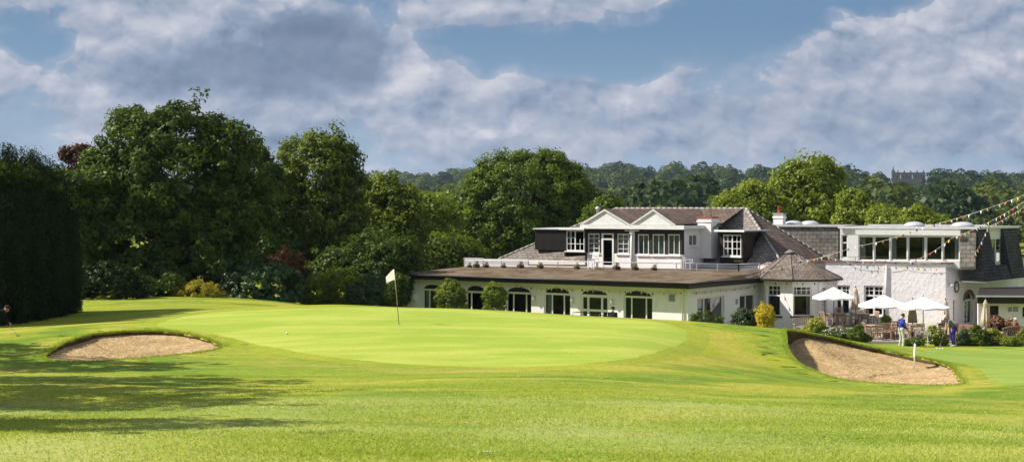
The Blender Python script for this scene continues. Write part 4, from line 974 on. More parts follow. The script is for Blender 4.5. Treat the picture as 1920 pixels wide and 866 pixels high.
# left dormer
DA, DB = P2(1058, 28.5), P2(1098, 28.8)
WD = Wall(DA, DB, 4.2, 5.8); window(WD, 1061.5, 1095.5, 432, 470.5, mull=[1078], bars=[('v', 1070, 434, 468), ('v', 1087, 448, 468), ('h', 446, 1063, 1077), ('h', 457, 1063, 1094)], trans=[], setb=.03, sill=True, curtain=[(1063, 1067)])
WD.build('timber_wall', 'dark_timber', .12); room(WD, .08, WD.L - .05, 1.4, 4.3, 5.7, .14)
mb = MB(); rbox(mb, DA, DA - nf * 3.4, .1, 4.0, 5.79, side=(DB - DA).normalized()); cpart('timber_wall', mb, 'dark_timber')
mb = MB(); WD.box(mb, -.25, WD.L + .05, -3.6, .25, 5.8, 5.9); WD.box(mb, -.26, WD.L + .05, .25, .28, 5.78, 5.92, 1); cpart('flat_roof', mb, ['lead', 'white_paint'])
# left black flat-roofed dormer
QA, QB = P2(1003, 27.0), P2(1060, 27.3); WQ = Wall(QA, QB, 4.3, 5.72); mb = MB(); WQ.box(mb, 0, WQ.L, -4, 0, 4.3, 5.72); cpart('timber_wall', mb, 'black_trim')
mb = MB(); WQ.box(mb, -.1, WQ.L + .1, -4.1, .12, 5.725, 5.8); cpart('flat_roof', mb, 'white_metal')
# right dormer
DA, DB = P2(1350, 29.55), P2(1392.5, 29.95); WD = Wall(DA, DB, 3.8, 5.72)
window(WD, 1355.5, 1389.5, 440, 480.5, mull=[1372.5], bars=[('v', 1364, 442, 479), ('v', 1381, 442, 479), ('h', 453, 1357, 1388), ('h', 466, 1357, 1388)], setb=.03, sill=True, curtain=[(1356, 1361), (1384, 1389)])
WD.build('timber_wall', 'dark_timber', .12); room(WD, .08, WD.L - .05, 1.2, 4.1, 5.65, .14)
for pp in (DB, DA):
    mb = MB(); rbox(mb, pp - nf * .002, pp - nf * 2.7, .1, 3.7, 5.715, side=(DA - DB).normalized() if pp is DB else (DB - DA).normalized()); cpart('dormer_cheek', mb, 'black_trim')
mb = MB(); WD.box(mb, -.25, WD.L + .28, -3.1, .25, 5.722, 5.8); WD.box(mb, -.26, WD.L + .3, .25, .28, 5.7, 5.82, 1); cpart('flat_roof', mb, ['lead', 'white_paint'])
# chimneys
def chimney(px0, px1, s, zt, zb, dep, pot=None, cap='terracotta'):
    w = Wall(P2(px0, s), P2(px0, s) + Vector((.828, -.561)) * ((px1 - px0) / s / .828 * .62), zb, zt); mb = MB()
    w.box(mb, 0, w.L, -dep, 0, zb, zt); w.box(mb, -.05, w.L + .05, -dep - .05, .05, zt - .25, zt - .12); o = cpart('chimney', mb, 'smooth_render')
    mb = MB(); w.box(mb, -.06, w.L + .06, -dep - .06, .06, zt + .002, zt + .1); mb.build('cap', cap, o)
    if pot:
        mb = MB(); mb.lathe([(.15, 0), (.13, .05), (.12, .38), (.15, .4), (.15, .45), (.1, .46)], 12, c=w.fr(w.L * .5, -dep * .5, zt + .1)); mb.build('pot', 'terracotta', o)
chimney(1308, 1345, 29.3, 6.55, 4.0, .95)
chimney(1450, 1475, 27.2, 6.75, 5.5, .5, True, 'concrete')
mb = MB(); c = P2(1331, 29.0); mb.tube([v3(c, 5.0), v3(c + Vector((.12, 0)), 7.9)], .018, 6)
for k in range(4): mb.tube([(c.x - .25, c.y, 7.2 + k * .15), (c.x + .4, c.y + .1, 7.2 + k * .15)], .008, 4)
cpart('aerial', mb, 'dark_metal')
mb = MB(); mb.lathe([(.09, 0), (.09, .5), (.14, .52), (.14, .62), (.03, .7)], 10, c=v3(P2(1120.5, 28), 6.6)); cpart('flue', mb, 'white_metal')

# octagonal bay
oc = P2(1493, 31.0); R8 = 2.3; ang = [math.radians(-90 - 16 + 45 * k) for k in range(8)]
cor = [oc + Vector((math.cos(a), math.sin(a))) * R8 for a in ang]
faces = {k: Wall(cor[k - 1], cor[k], -.3, 2.96) for k in range(8)}
vis = {0: (1432.5, 1463.5, 534.5, 591.5), 1: (1485, 1521.5, 536.5, 592), 2: (1538, 1551, 537.5, 588)}
for k, (x0, x1, t_, b_) in vis.items():
    w = faces[k]; m = (x0 + x1) / 2; zt_ = 2.62; zm = (552.5)
    bs = []
    nb = 3 if k < 2 else 1
    for j in range(1, nb + 1):
        if not (nb == 3 and j == 2): bs.append(('v', x0 + (x1 - x0) * j / (nb + 1), 551.5, t_ + 1))
    bs.append(('h', (t_ + 552) / 2, x0 + 1, x1 - 1)); bs.append(('v', m, 551, t_ + 1))
    o = window(w, x0, x1, t_, b_, trans=[553.5], bars=bs, fw=.07, setb=.06, sill=False, curtain=[(x0 + .8, x0 + (x1 - x0) * .22), (x1 - (x1 - x0) * .2, x1 - .8)])
    sl = MB(); a0, a1 = sorted((w.at(x0), w.at(x1))); w.box(sl, a0 - .12, a1 + .12, -.02, .1, w.z(m, b_) - .09, w.z(m, b_) - .005); sl.build('sill', 'dark_timber', o)
for k in (7, 0, 1, 2, 3): faces[k].build('bay_wall', 'smooth_render', .15)
mb = MB(); fl = [v3(oc + (c - oc) * .9, .02) for c in cor]; mb.face(fl)
q0, q1 = oc + Vector((-2, .9)), oc + Vector((2, .9)); mb.face([v3(q0, 0), v3(q1, 0), v3(q1, 2.9), v3(q0, 2.9)]); cpart('room', mb, 'interior')
mb = MB(); ap = P2(1481, 30.9); eav = [oc + Vector((math.cos(a), math.sin(a))) * 2.72 for a in ang]
for k in range(8): mb.face([v3(eav[k - 1], 3.0), v3(eav[k], 3.0), v3(ap, 4.55)])
mb.face([v3(e, 2.97) for e in eav])
tr = cpart('bay_roof', mb, 'bay_tiles')
mb = MB()
for k in range(8):
    mb.tube([v3(ap, 4.56), v3(eav[k], 3.02)], .035, 5)
mb.lathe([(.35, 0), (.2, .12), (.02, .22)], 10, c=v3(ap, 4.47)); mb.build('ridge_tiles', 'slate_tiles', tr)
mb = MB()
for k in range(8):
    p, q = eav[k - 1], eav[k]; n_ = ((p + q) / 2 - oc).normalized(); pts = [p + n_ * .05, q + n_ * .05, q - n_ * .05, p - n_ * .05]; mb.hexa([v3(x, 2.88) for x in pts] + [v3(x, 3.0) for x in pts])
cpart('gutter', mb, 'black_trim')

# two storey wing
S0, S1 = P2(1548, 30.15), P2(1773, 31.25); S2 = P2(1830, 30.0)
WS = Wall(S0, S1, -.35, 3.86); WE = Wall(S1, S2, -.35, 3.84)
def gridwin(x0, x1, t_, b_):
    m = (x0 + x1) / 2; ty = t_ + (b_ - t_) * .33; bs = []
    for c0, c1 in ((x0, m), (m, x1)):
        bs += [('v', (c0 + c1) / 2, ty, t_ + 1), ('h', (t_ + ty) / 2, c0 + 1, c1 - 1)]
    return window(WS, x0, x1, t_, b_, mull=[m], trans=[ty], bars=bs, fw=.1, setb=.09, sill=True)
gridwin(1562, 1594, 534.5, 589); gridwin(1620, 1656.5, 535.5, 592)
room(WS, .2, WS.L - .3, 5, .03, 3.2); WS.build('wall', 'rough_render')
window(WE, 1787, 1794, 562.5, 603, mull=[], fw=.06, bars=[('h', 572, 1787.5, 1793.5), ('h', 582, 1787.5, 1793.5), ('h', 592, 1787.5, 1793.5)])
window(WE, 1808.5, 1824, 562, 611, mull=[1816.5], arch=549, zb=.02, fw=.09, name='door', bars=[('h', y_, 1810, 1816) for y_ in (571, 580, 589, 598)])
room(WE, .3, WE.L - .2, 3, .0, 3.2); WE.build('wall', 'smooth_render')
mb = MB(); a0, a1 = sorted((WE.at(1808.5), WE.at(1824))); zs = WE.z(1816, 562); rise = WE.z(1816, 549) - zs; mm, wd = (a0 + a1) / 2, (a1 - a0) / 2; N = 16
for k in range(N):
    t0, t1 = math.pi * k / N, math.pi * (k + .9) / N
    q = []
    for o_ in (-.05, .045):
        for tt, rr in ((t0, 1.0), (t1, 1.0), (t1, 1.36), (t0, 1.36)): q.append(WE.fr(mm - math.cos(tt) * wd * rr, o_, zs + math.sin(tt) * (rise * rr + .06 * (rr > 1))))
    mb.hexa(q)
cpart('brick_arch', mb, 'brick')
mb = MB(); a = WE.at(1792); c = Vector(WE.fr(a, .04, WE.z(1792, 538))); nn = Vector((WE.n.x, WE.n.y, 0)); uu = Vector((WE.u.x, WE.u.y, 0))
for k in range(24):
    t0, t1 = 2 * math.pi * k / 24, 2 * math.pi * (k + 1) / 24
    q = []
    for o_ in (0, .05):
        for tt, rr in ((t0, .26), (t1, .26), (t1, .34), (t0, .34)): p = c + nn * o_ + uu * math.cos(tt) * rr + Vector((0, 0, math.sin(tt) * rr)); q.append(p)
    mb.hexa(q)
for ang_ in (1.2, 2.6): mb.tube([c + nn * .04, c + nn * .04 + (uu * math.cos(ang_) + Vector((0, 0, math.sin(ang_)))) * .2], .015, 4)
ck = cpart('wall_clock', mb, 'dark_metal'); mb = MB(); mb.face([c + nn * .01 + uu * math.cos(2 * math.pi * k / 24) * .26 + Vector((0, 0, math.sin(2 * math.pi * k / 24) * .26)) for k in range(24)]); mb.build('dial', 'white_paint', ck)
mb = MB(); a = WE.at(1777); WE.box(mb, a - .1, a + .1, 0, .1, 2.45, 2.7); mb.lathe([(.06, 0), (.16, -.12), (.16, -.16)][::-1], 10, c=WE.fr(a, .25, 2.7)); mb.tube([WE.fr(a, .05, 2.6), WE.fr(a, .25, 2.68)], .03, 6); cpart('wall_lamp', mb, 'white_metal')
for px, py in ((1829, 548), (1829, 563)): pass
mb = MB(); a = WS.at(1658); mb.tube([WS.fr(a, .06, -.2), WS.fr(a, .06, WS.z(1658, 560))], .05, 8); cpart('downpipe', mb, 'black_trim')
mb = MB(); a = WS.at(1662); mb.tube([WS.fr(a, .06, WS.z(1662, 560)), WS.fr(a, .06, 3.7)], .05, 8); cpart('downpipe', mb, 'white_paint')
mb = MB(); WS.box(mb, -.2, WS.L + .06, -.34, .08, 3.862, 3.92); pts = [S1 + WE.n * .08, S2 + WE.n * .08, S2 - WE.n * .4, S1 - WE.n * .4]; mb.hexa([v3(x, 3.845) for x in pts] + [v3(x, 3.915) for x in pts]); cpart('coping', mb, 'brick')
# terrace deck between parapet and upper storey
TA = S0 - WS.u * 4 - WS.n * .9
ub = S0 - WS.n * .95; UA = isect(ub, WS.u, Vector((0, 0)), Vector(((1575 - 960) / F, 1))); UB = isect(ub, WS.u, Vector((0, 0)), Vector(((1830 - 960) / F, 1)))
WT = Wall(UA, UB, 3.6, 5.98); T = lambda px: WT.at(px)
mb = MB(); pts = [S0 - WS.n * .05, S1 - WS.n * .05, UB - WT.u * .02, S0 - WS.n * 5]; mb.hexa([v3(x, 3.5) for x in pts] + [v3(x, 3.6) for x in pts]); cpart('terrace_deck', mb, 'lead')
WP = Wall(WT.A, WT.B, 3.6, 5.98)
xs = [1609, 1638.6, 1669.3, 1702, 1735.5, 1767.5, 1800]
window(WP, 1577.5, 1589.5, 440, 484, trans=[455], fw=.07, setb=.05)
for x0, x1 in zip(xs[:-1], xs[1:]):
    cs = {1609: [(1611, 1621)], 1669.3: [(1671, 1679)], 1702: [(1728, 1733)], 1767.5: [(1789, 1797)]}.get(x0)
    window(WP, x0 + .3, x1 - .3, 442.5, 488.5, fw=.075, setb=.06, curtain=cs)
room(WP, .1, WP.L - 1.5, 4.5, 3.62, 5.75)
WP.build('upper_wall', 'white_paint')
mb = MB(); WP.box(mb, WP.at(1607), WP.at(1801), .0, .3, WP.z(1700, 440), WP.z(1700, 437)); WP.box(mb, WP.at(1606), WP.at(1802), .3, .33, WP.z(1700, 440.5), WP.z(1700, 431.5)); cpart('canopy', mb, 'white_paint')
def mansard(name, w, a0, a1, z0, z1, out, mname, th=.12):
    mb = MB(); q = [w.fr(a0, -th, z0), w.fr(a1, -th, z0), w.fr(a1, out, z0), w.fr(a0, out, z0), w.fr(a0, -th, z1), w.fr(a1, -th, z1), w.fr(a1, .03, z1), w.fr(a0, .03, z1)]; mb.hexa(q); return cpart(name, mb, mname)
WB = Wall(P2(1438, 27.45), P2(1573, 27.95), 3.3, 5.97); mansard('slate_cladding', WB, 0, WB.L, 3.3, 5.97, .5, 'stone_slates')
mb = MB(); WB.box(mb, WB.L, WB.L + .3, -3, .3, 3.3, 5.965); cpart('slate_cladding', mb, 'grey_slates')
mb = MB(); WB.box(mb, -.3, WB.L + .4, -6, .12, 5.98, 6.03); cpart('flat_roof', mb, 'lead'); mb = MB(); WB.box(mb, -.3, WB.L + .4, .12, .17, 5.93, 6.08); cpart('roof_trim', mb, 'white_metal')
mansard('slate_cladding', WT, T(1801), T(1830.5), 3.62, 5.97, .45, 'stone_slates', .05)
V1 = WT.A + WT.u * T(1830.5); vdir = Vector((.62, .785)).normalized(); V2 = isect(V1, vdir, Vector((0, 0)), Vector(((1905 - 960) / F, 1)))
WV = Wall(V1, V2, 2.8, 5.98)
va, vb = WV.at(1853), WV.at(1879); zb, zt = WV.z(1866, 497), 5.97
for a0, a1, z0, z1, t0, t1 in ((0, va, 2.8, 5.97, .62, .03), (vb, WV.L, 2.8, 5.97, .62, .03), (va, vb, 2.8, zb, .62, .3)):
    mb = MB(); q = [WV.fr(a0, -.12, z0), WV.fr(a1, -.12, z0), WV.fr(a1, t0, z0), WV.fr(a0, t0, z0), WV.fr(a0, -.12, z1), WV.fr(a1, -.12, z1), WV.fr(a1, t1, z1), WV.fr(a0, t1, z1)]; mb.hexa(q); cpart('slate_cladding', mb, 'grey_slates')
WVw = Wall(V1 + vdir * va - WV.n * .1, V1 + vdir * vb - WV.n * .1, zb, zt); window(WVw, 1857, 1877, 446, 492, mull=[1867], fw=.08, setb=.02, curtain=[(1858, 1875)]); WVw.build('window_bay', 'white_paint', .12)
# end walls under and beyond the mansard
mb = MB(); pts = [S2, V2 + vdir * 1.0 - WV.n * .2, V2 + vdir * 1.0 - WV.n * .4, S2 - WV.n * .4 + vdir * .1]; mb.hexa([v3(x, -.3) for x in pts] + [v3(x, 2.79) for x in pts]); cpart('wall', mb, 'smooth_render')
mb = MB(); pts = [V1 + WV.n * .55 + vdir * .03, V2 + WV.n * .55, V2 - WV.n * 4, V1 - WV.n * .9]; mb.hexa([v3(x, 2.72) for x in pts] + [v3(x, 2.795) for x in pts]); cpart('soffit', mb, 'white_paint')
mb = MB(); c = P2(1903, 27.2); W3 = Wall(c, P2(1975, 27.2), -.3, 3.7); 
q = [W3.fr(0, 0, -.3), W3.fr(W3.L, 0, -.3), W3.fr(W3.L, -6, -.3), W3.fr(0, -6, -.3), W3.fr(0, 0, 4.1), W3.fr(W3.L, 0, 3.0), W3.fr(W3.L, -6, 3.0), W3.fr(0, -6, 4.1)]; mb.hexa(q); cpart('wall', mb, 'smooth_render')
mb = MB(); q = [W3.fr(-.1, .3, 4.11), W3.fr(W3.L, .3, 3.02), W3.fr(W3.L, -6, 3.02), W3.fr(-.1, -6, 4.11), W3.fr(-.1, .3, 4.23), W3.fr(W3.L, .3, 3.15), W3.fr(W3.L, -6, 3.15), W3.fr(-.1, -6, 4.23)]; mb.hexa(q); cpart('lean_to_roof', mb, 'grey_slates')
# wing roof slab, trim, domes
back = -WS.n * 9
mb = MB(); pts = [UA + WT.n * .1, UB + WT.n * .1 + WT.u * .05, V2 + WV.n * .1, V2 + back * .4, UB + back, UA + back]; mb.prism([(p.x, p.y) for p in pts], 5.98, 6.03); cpart('flat_roof', mb, 'lead')
mb = MB(); WT.box(mb, -.1, WT.L + .08, .1, .16, 5.93, 6.07); WV.box(mb, .1, WV.L + .05, .1, .16, 5.93, 6.065); WT.box(mb, -.1, WT.L - .5, -9.0, -8.94, 5.93, 6.09); cpart('roof_trim', mb, 'white_metal')
for px, s, r in ((1488, 27.0, .62), (1518, 27.0, .62), (1714, 29.3, .62), (1805, 29.6, .68)):
    mb = MB(); c = P2(px, s); N = 8; mb.lathe([(r * 1.06, 0), (r * 1.06, .1)] + [(r * math.cos(math.pi / 2 * k / N) + .01,   .06 + .24 * math.sin(math.pi / 2 * k / N)) for k in range(N + 1)], 24, c=v3(c, 6.03)); cpart('skylight_dome', mb, 'dome')
# thin balcony rail of the wing
rail([S0 - WS.n * .2, S1 - WS.n * .2], 3.9, 'dark_metal', .02, .28, 2.0, r=.012)
# single storey outbuilding at the right edge
out = empty('outbuilding', v3(P2(1900, 34), 0)); tag(out, 'low white outbuilding with a deep black fascia at the right edge beside the arched door', 'outbuilding')
OL = Vector(v3(P2(1900, 34), 0)); _r, _c = ROOT, club; ROOT, club = OL, out
WO = Wall(P2(1834, 34), P2(1985, 34.3), -.3, 1.99)
window(WO, 1856, 1872.5, 573, 591.5, mull=[1860, 1864.3, 1868.4], frame='dark_timber', fw=.05); window(WO, 1916, 1935, 574, 596, mull=[], fw=.06)
room(WO, .1, WO.L - .1, 2, 0, 1.9); WO.build('wall', 'smooth_render')
oq = [P2(1832.5, 34.3), P2(1990, 34.5), P2(1990, 30.5), P2(1837, 31.2)]
mb = MB(); mb.hexa([v3(x, 1.995) for x in oq] + [v3(x, 2.36) for x in oq]); cpart('fascia', mb, 'black_trim')
oq = [P2(1832, 34.33), P2(1990, 34.55), P2(1990, 30.4), P2(1836.5, 31.1)]; mb = MB(); mb.hexa([v3(x, 2.362) for x in oq] + [v3(x, 2.40) for x in oq]); cpart('flat_roof', mb, 'dark_timber')
mb = MB(); strip(mb, P2(1832, 34.36), P2(1990, 34.58), .08, 2.35, 2.43); cpart('roof_trim', mb, 'white_metal')
for px, py, w_, m_ in ((1893.5, 580, .1, 'grey_plastic'), (1904, 579.5, .13, 'grey_plastic')):
    mb = MB(); a = WO.at(px); z = WO.z(px, py); WO.box(mb, a - w_, a + w_, 0, .04, z - .13, z + .13); cpart('notice_plate', mb, m_)
oq = [P2(1834.5, 33.85), P2(1842, 33.85), P2(1845, 31.3), P2(1838, 31.3)]; mb = MB(); mb.hexa([v3(x, -.3) for x in oq] + [v3(x, 1.985) for x in oq]); cpart('wall', mb, 'smooth_render')
ROOT, club = _r, _c

# ------------------------------------------------------------------ terraces
def ppoly(lst): return [tuple(P2(px, s)) for px, s in lst]
mb = MB(); mb.prism(ppoly([(1496, 32.6), (1652, 33.0), (1664, 30.9), (1540, 30.9), (1490, 31.5)]), -.2, .32); o = mb.build('upper_terrace', 'paving'); tag(o, kind='structure')
mb = MB(); P_ = ppoly([(1490, 32.75), (1655, 33.15)]); a, b = Vector(P_[0]), Vector(P_[1]); strip(mb, a, b, .28, -.1, .33); strip(mb, a + (a - b).normalized() * .05, b + (b - a).normalized() * .05, .36, .332, .39)
tag(mb.build('retaining_wall', 'concrete'), 'low pale stone retaining wall edging the raised terrace', 'wall')
mb = MB(); mb.prism(ppoly([(1600, 34.7), (1735, 35.0), (1930, 35.0), (1990, 34.9), (1840, 34.9), (1830, 30.2), (1772, 31.4), (1655, 31), (1655, 33.3), (1600, 33.2)]), -.3, .035); tag(mb.build('lower_terrace', 'paving'), kind='structure')
mb = MB(); a, b = P2(1602, 34.85), P2(1720, 35.15); strip(mb, a, b, .3, -.1, .07); tag(mb.build('kerb', 'concrete'), kind='structure')
mb = MB(); a, b = P2(1786, 32.2), P2(1836, 32.6); strip(mb, a, b, .5, -.1, .42); w_ = mb.build('planter_wall', 'brick'); tag(w_, 'low dark red brick planter wall in front of the arched door', 'planter')

# ------------------------------------------------------------------ furniture prototypes
def chair_proto(name, m, arms=True):
    r = empty(name)
    b = MB(); 
    for k in range(5): b.box(-.22 + k * .09, -.14 + k * .09, -.22, .22, .42, .45)
    b.box(-.23, .23, -.23, -.2, .38, .425); b.box(-.23, .23, .2, .23, .38, .425); b.build('seat', m, r)
    b = MB(); L = lambda x0, x1, z0, z1, t=.03: b.hexa([(x0, .2 + (z0 - .45) * .22, z0), (x1, .2 + (z0 - .45) * .22, z0), (x1, .2 + t + (z0 - .45) * .22, z0), (x0, .2 + t + (z0 - .45) * .22, z0), (x0, .2 + (z1 - .45) * .22, z1), (x1, .2 + (z1 - .45) * .22, z1), (x1, .2 + t + (z1 - .45) * .22, z1), (x0, .2 + t + (z1 - .45) * .22, z1)])
    L(-.24, -.19, .45, .92); L(.19, .24, .45, .92); L(-.19, .19, .86, .92); L(-.19, .19, .5, .54)
    for k in range(5): L(-.155 + k * .07, -.125 + k * .07, .54, .86, .02)
    b.build('backrest', m, r)
    for sx in (-1, 1):
        for sy in (-1, 1):
            b = MB(); b.box(sx * .215 - .025, sx * .215 + .025, sy * .21 - .025, sy * .21 + .025, 0, .42 if sy > 0 else .62); b.build('leg', m, r)
        if arms: b = MB(); b.box(sx * .225 - .035, sx * .225 + .035, -.26, .235, .621, .65); b.build('armrest', m, r)
    return r
def table_proto(name, m, w=.9, d=.9, h_=.73):
    r = empty(name); b = MB()
    for k in range(8): b.box(-w / 2 + k * w / 8, -w / 2 + (k + .9) * w / 8, -d / 2, d / 2, h_ - .035, h_)
    b.box(-w / 2 + .06, w / 2 - .06, -d / 2 + .06, -d / 2 + .09, h_ - .1, h_ - .04); b.box(-w / 2 + .06, w / 2 - .06, d / 2 - .09, d / 2 - .06, h_ - .1, h_ - .04); b.build('table_top', m, r)
    for sx in (-1, 1):
        for sy in (-1, 1): b = MB(); x, y = sx * (w / 2 - .1), sy * (d / 2 - .1); b.box(x - .035, x + .035, y - .035, y + .035, 0, h_ - .04); b.build('leg', m, r)
    return r
protos = {}
def place(kind, mk, px, s, z, rz, label, cat, group=None, scale=None):
    if kind not in protos: protos[kind] = mk(); o = protos[kind]
    else: o = dup(protos[kind])
    x, y = (px - 960) / s, F / s; o.location = (x, y, z if z is not None else h(x, y)); o.rotation_euler = (0, 0, rz)
    if scale: o.scale = (scale,) * 3
    tag(o, label, cat, group); return o
TK = lambda: chair_proto('garden_chair', 'teak'); WH = lambda: chair_proto('white_chair', 'teak_pale'); RD = lambda: chair_proto('wooden_chair', 'red_wood')
CG = 'chairs on the clubhouse terraces'
for k, mk, px, s, z, rz, lab in [
    ('t', TK, 1550, 32.4, .32, 1.9, 'leftmost terrace chair, turned sideways beside the yellow bloomed shrub'), ('t', TK, 1577, 31.4, .32, 0.1, 'chair behind the upper terrace table, back to the bay window'),
    ('t', TK, 1586, 32.5, .32, -1.7, 'chair at the right side of the upper terrace table under the first white parasol'), ('t', TK, 1604, 32.3, .32, 1.4, 'chair standing below the folded parasol on the upper terrace'),
    ('t', TK, 1622, 31.9, .32, 2.8, 'upper terrace chair beneath the right window of the rough wall'), ('t', TK, 1636, 32.4, .32, -1.3, 'last upper terrace chair before the step down'),
    ('t', TK, 1629, 34.2, .035, 1.7, 'teak chair at the left end of the lower terrace facing right'), ('t', TK, 1646, 34.55, .035, 3.14, 'teak chair nearest the lawn with its slatted back to the camera'),
    ('t', TK, 1664, 34.3, .035, 2.7, 'second slatted back teak chair just right of the nearest one'), ('r', RD, 1672, 34.0, .035, -.6, 'reddish wooden chair left of the man in blue'),
    ('w', WH, 1678, 33.5, .035, -1.4, 'pale grey chair directly behind the man in blue'), ('t', TK, 1703, 34.3, .035, 2.2, 'teak chair right of the man in blue under the third parasol'),
    ('w', WH, 1724, 34.5, .035, 3.0, 'pale chair beside the small practice flag'), ('w', WH, 1762, 33.7, .035, -1.2, 'pale chair just left of the man in purple trousers'),
    ('w', WH, 1880, 35.3, .035, 1.2, 'white chair next to the woman in red'), ('w', WH, 1864, 35.3, .035, .4, 'white chair beside the pink leaved potted tree')]:
    place(k, mk, px, s, z, rz, lab, 'chair', CG)
TT = lambda: table_proto('garden_table', 'teak'); TGp = 'wooden tables on the clubhouse terraces'
for px, s, z, lab in [(1567, 32.1, .32, 'teak table on the upper terrace under the leftmost white parasol'), (1612, 33.0 - .9, .32, 'teak table beside the folded parasol on the upper terrace'), (1640, 34.0, .035, 'teak table on the lower terrace at the foot of the middle parasol'),
                      (1712, 34.0, .035, 'teak table under the rightmost white parasol'), (1778, 33.6, .035, 'teak table behind the man in purple trousers'), (1856, 35.1, .035, 'teak table below the far right folded parasol')]:
    place('tt', TT, px, s, z, .3, lab, 'table', TGp)
def bench_proto():
    r = empty('bench'); m = 'teak'; b = MB()
    for k in range(4): b.box(-.75, .75, -.22 + k * .11, -.13 + k * .11, .40, .43)
    b.build('seat', m, r); b = MB()
    N = 14
    for k in range(N):
        x0 = -.75 + 1.5 * k / N; zt = .82 + .14 * math.cos((x0 + .05) / .75 * math.pi / 2); b.box(x0 + .01, x0 + .055, .22, .25, .44, zt)
    for k in range(N): x0, x1 = -.75 + 1.5 * k / N, -.75 + 1.5 * (k + 1) / N; f_ = lambda x: .82 + .14 * math.cos(x / .75 * math.pi / 2); b.hexa([(x0, .21, f_(x0)), (x1, .21, f_(x1)), (x1, .27, f_(x1)), (x0, .27, f_(x0)), (x0, .21, f_(x0) + .06), (x1, .21, f_(x1) + .06), (x1, .27, f_(x1) + .06), (x0, .27, f_(x0) + .06)])
    b.build('backrest', m, r)
    for sx in (-1, 1):
        for sy in (-1, 1): b = MB(); b.box(sx * .7 - .03, sx * .7 + .03, sy * .2 - .03, sy * .2 + .03, 0, .4 if sy > 0 else .6); b.build('leg', m, r)
        b = MB(); b.box(sx * .71 - .035, sx * .71 + .035, -.25, .23, .602, .64); b.build('armrest', m, r)
    return r
BG = 'curved back garden benches'
place('b', bench_proto, 1513, 33.2, .02, 0, 'curved back bench half hidden behind the bunker crest below the bay window', 'bench', BG)
place('b', bench_proto, 1903, 35.7, .03, 3.14, 'curved back slatted bench among flowers at the right edge', 'bench', BG)

def parasol(px, s, pye, pyt, w_px, label, z0, ribs=8):
    x, y = (px - 960) / s, F / s; r = empty('parasol', (x, y, z0)); tag(r, label, 'parasol', 'open white parasols over the terrace tables')
    ze = CAMZ - (pye - HY) / s - z0; zt = CAMZ - (pyt - HY) / s - z0; rad = w_px / s / 2
    b = MB(); n = 8; m = 5
    ring = []
    for j in range(m + 1):
        t = j / m; rr = rad * t; row = []
        for k in range(n * 2):
            a = 2 * math.pi * k / (n * 2) + .2; q = rr * (1 if k % 2 == 0 else .955); zz = zt + (ze - zt) * (t ** .92) - (.05 * t if k % 2 else 0); row.append((q * math.cos(a), q * math.sin(a), zz))
        ring.append(row)
    for j in range(m):
        for k in range(n * 2): k2 = (k + 1) % (n * 2); b.face([ring[j][k], ring[j + 1][k], ring[j + 1][k2], ring[j][k2]], 0) if j else b.face([ring[0][k], ring[1][k], ring[1][k2]])
    row = [(p[0], p[1], p[2] - .09) for p in ring[m]]
    for k in range(n * 2): k2 = (k + 1) % (n * 2); b.face([ring[m][k], row[k], row[k2], ring[m][k2]])
    o = b.build('canopy', 'canvas_white', r); sm = o.modifiers.new('s', 'SOLIDIFY'); sm.thickness = .008
    b = MB()
    for k in range(0, 16, 2): p = ring[m][k]; b.tube([(0, 0, zt - .08), (p[0] * .97, p[1] * .97, p[2] - .03)], .012, 5)
    b.build('ribs', 'pole_wood', r)
    b = MB(); b.tube([(0, 0, 0), (0, 0, zt - .03)], .024, 8); b.build('pole', 'dark_metal', r)
    b = MB(); b.lathe([(.26, 0), (.26, .05), (.07, .08), (.05, .3), (.02, .31)], 14); b.build('base', 'dark_metal', r)
    b = MB(); b.lathe([(.02, 0), (.035, .03), (.02, .07), (.003, .09)], 8, c=(0, 0, zt)); b.build('finial', 'pole_wood', r)
parasol(1563.5, 32.4, 556.5, 537.5, 83, 'leftmost open white parasol, in front of the bay and left window', .32)
parasol(1657, 33.4, 571.5, 552, 97, 'middle open white parasol, in front of the rough white wall window', .035)
parasol(1731, 34.0, 574.5, 556, 100, 'rightmost open white parasol, over the dark pole right of the man in blue', .035)
def closed_parasol(px, s, pyt, pyb, label, z0):
    x, y = (px - 960) / s, F / s; r = empty('folded_parasol', (x, y, z0)); tag(r, label, 'folded parasol', 'folded cream parasols on the terrace')
    zt = CAMZ - (pyt - HY) / s - z0; zb = CAMZ - (pyb - HY) / s - z0; b = MB(); hh = zt - zb
    b.lathe([(.19, 0), (.235, .02), (.21, hh * .3), (.15, hh * .6), (.10, hh * .8), (.115, hh * .84), (.05, hh * .95), (.02, hh)], 32, c=(0, 0, zb), flute=.2, nfl=8); b.build('canopy', 'canvas_cream', r)
    b = MB(); b.lathe([(.125, 0), (.13, .03), (.125, .06)], 16, c=(0, 0, zb + hh * .72)); b.build('strap', 'teak', r)
    b = MB(); b.tube([(0, 0, 0), (0, 0, zt)], .024, 8); b.build('pole', 'pole_wood', r)
    b = MB(); b.lathe([(.26, 0), (.26, .05), (.07, .08), (.05, .3), (.02, .31)], 14); b.build('base', 'dark_metal', r)
    b = MB(); b.lathe([(.03, 0), (.045, .04), (.02, .08), (.004, .12)], 8, c=(0, 0, zt)); b.build('finial', 'dark_metal', r)
closed_parasol(1604.5, 31.8, 539, 580, 'folded cream parasol against the rough wall between its two windows', .32)
closed_parasol(1711, 33.4, 561, 605, 'folded cream parasol half behind the rightmost open one', .035)
closed_parasol(1773, 33.4, 562, 612, 'folded cream parasol right behind the head of the stooping man in purple trousers', .035)
closed_parasol(1848, 35.2, 561, 611, 'folded cream parasol standing alone in front of the low outbuilding', .035)

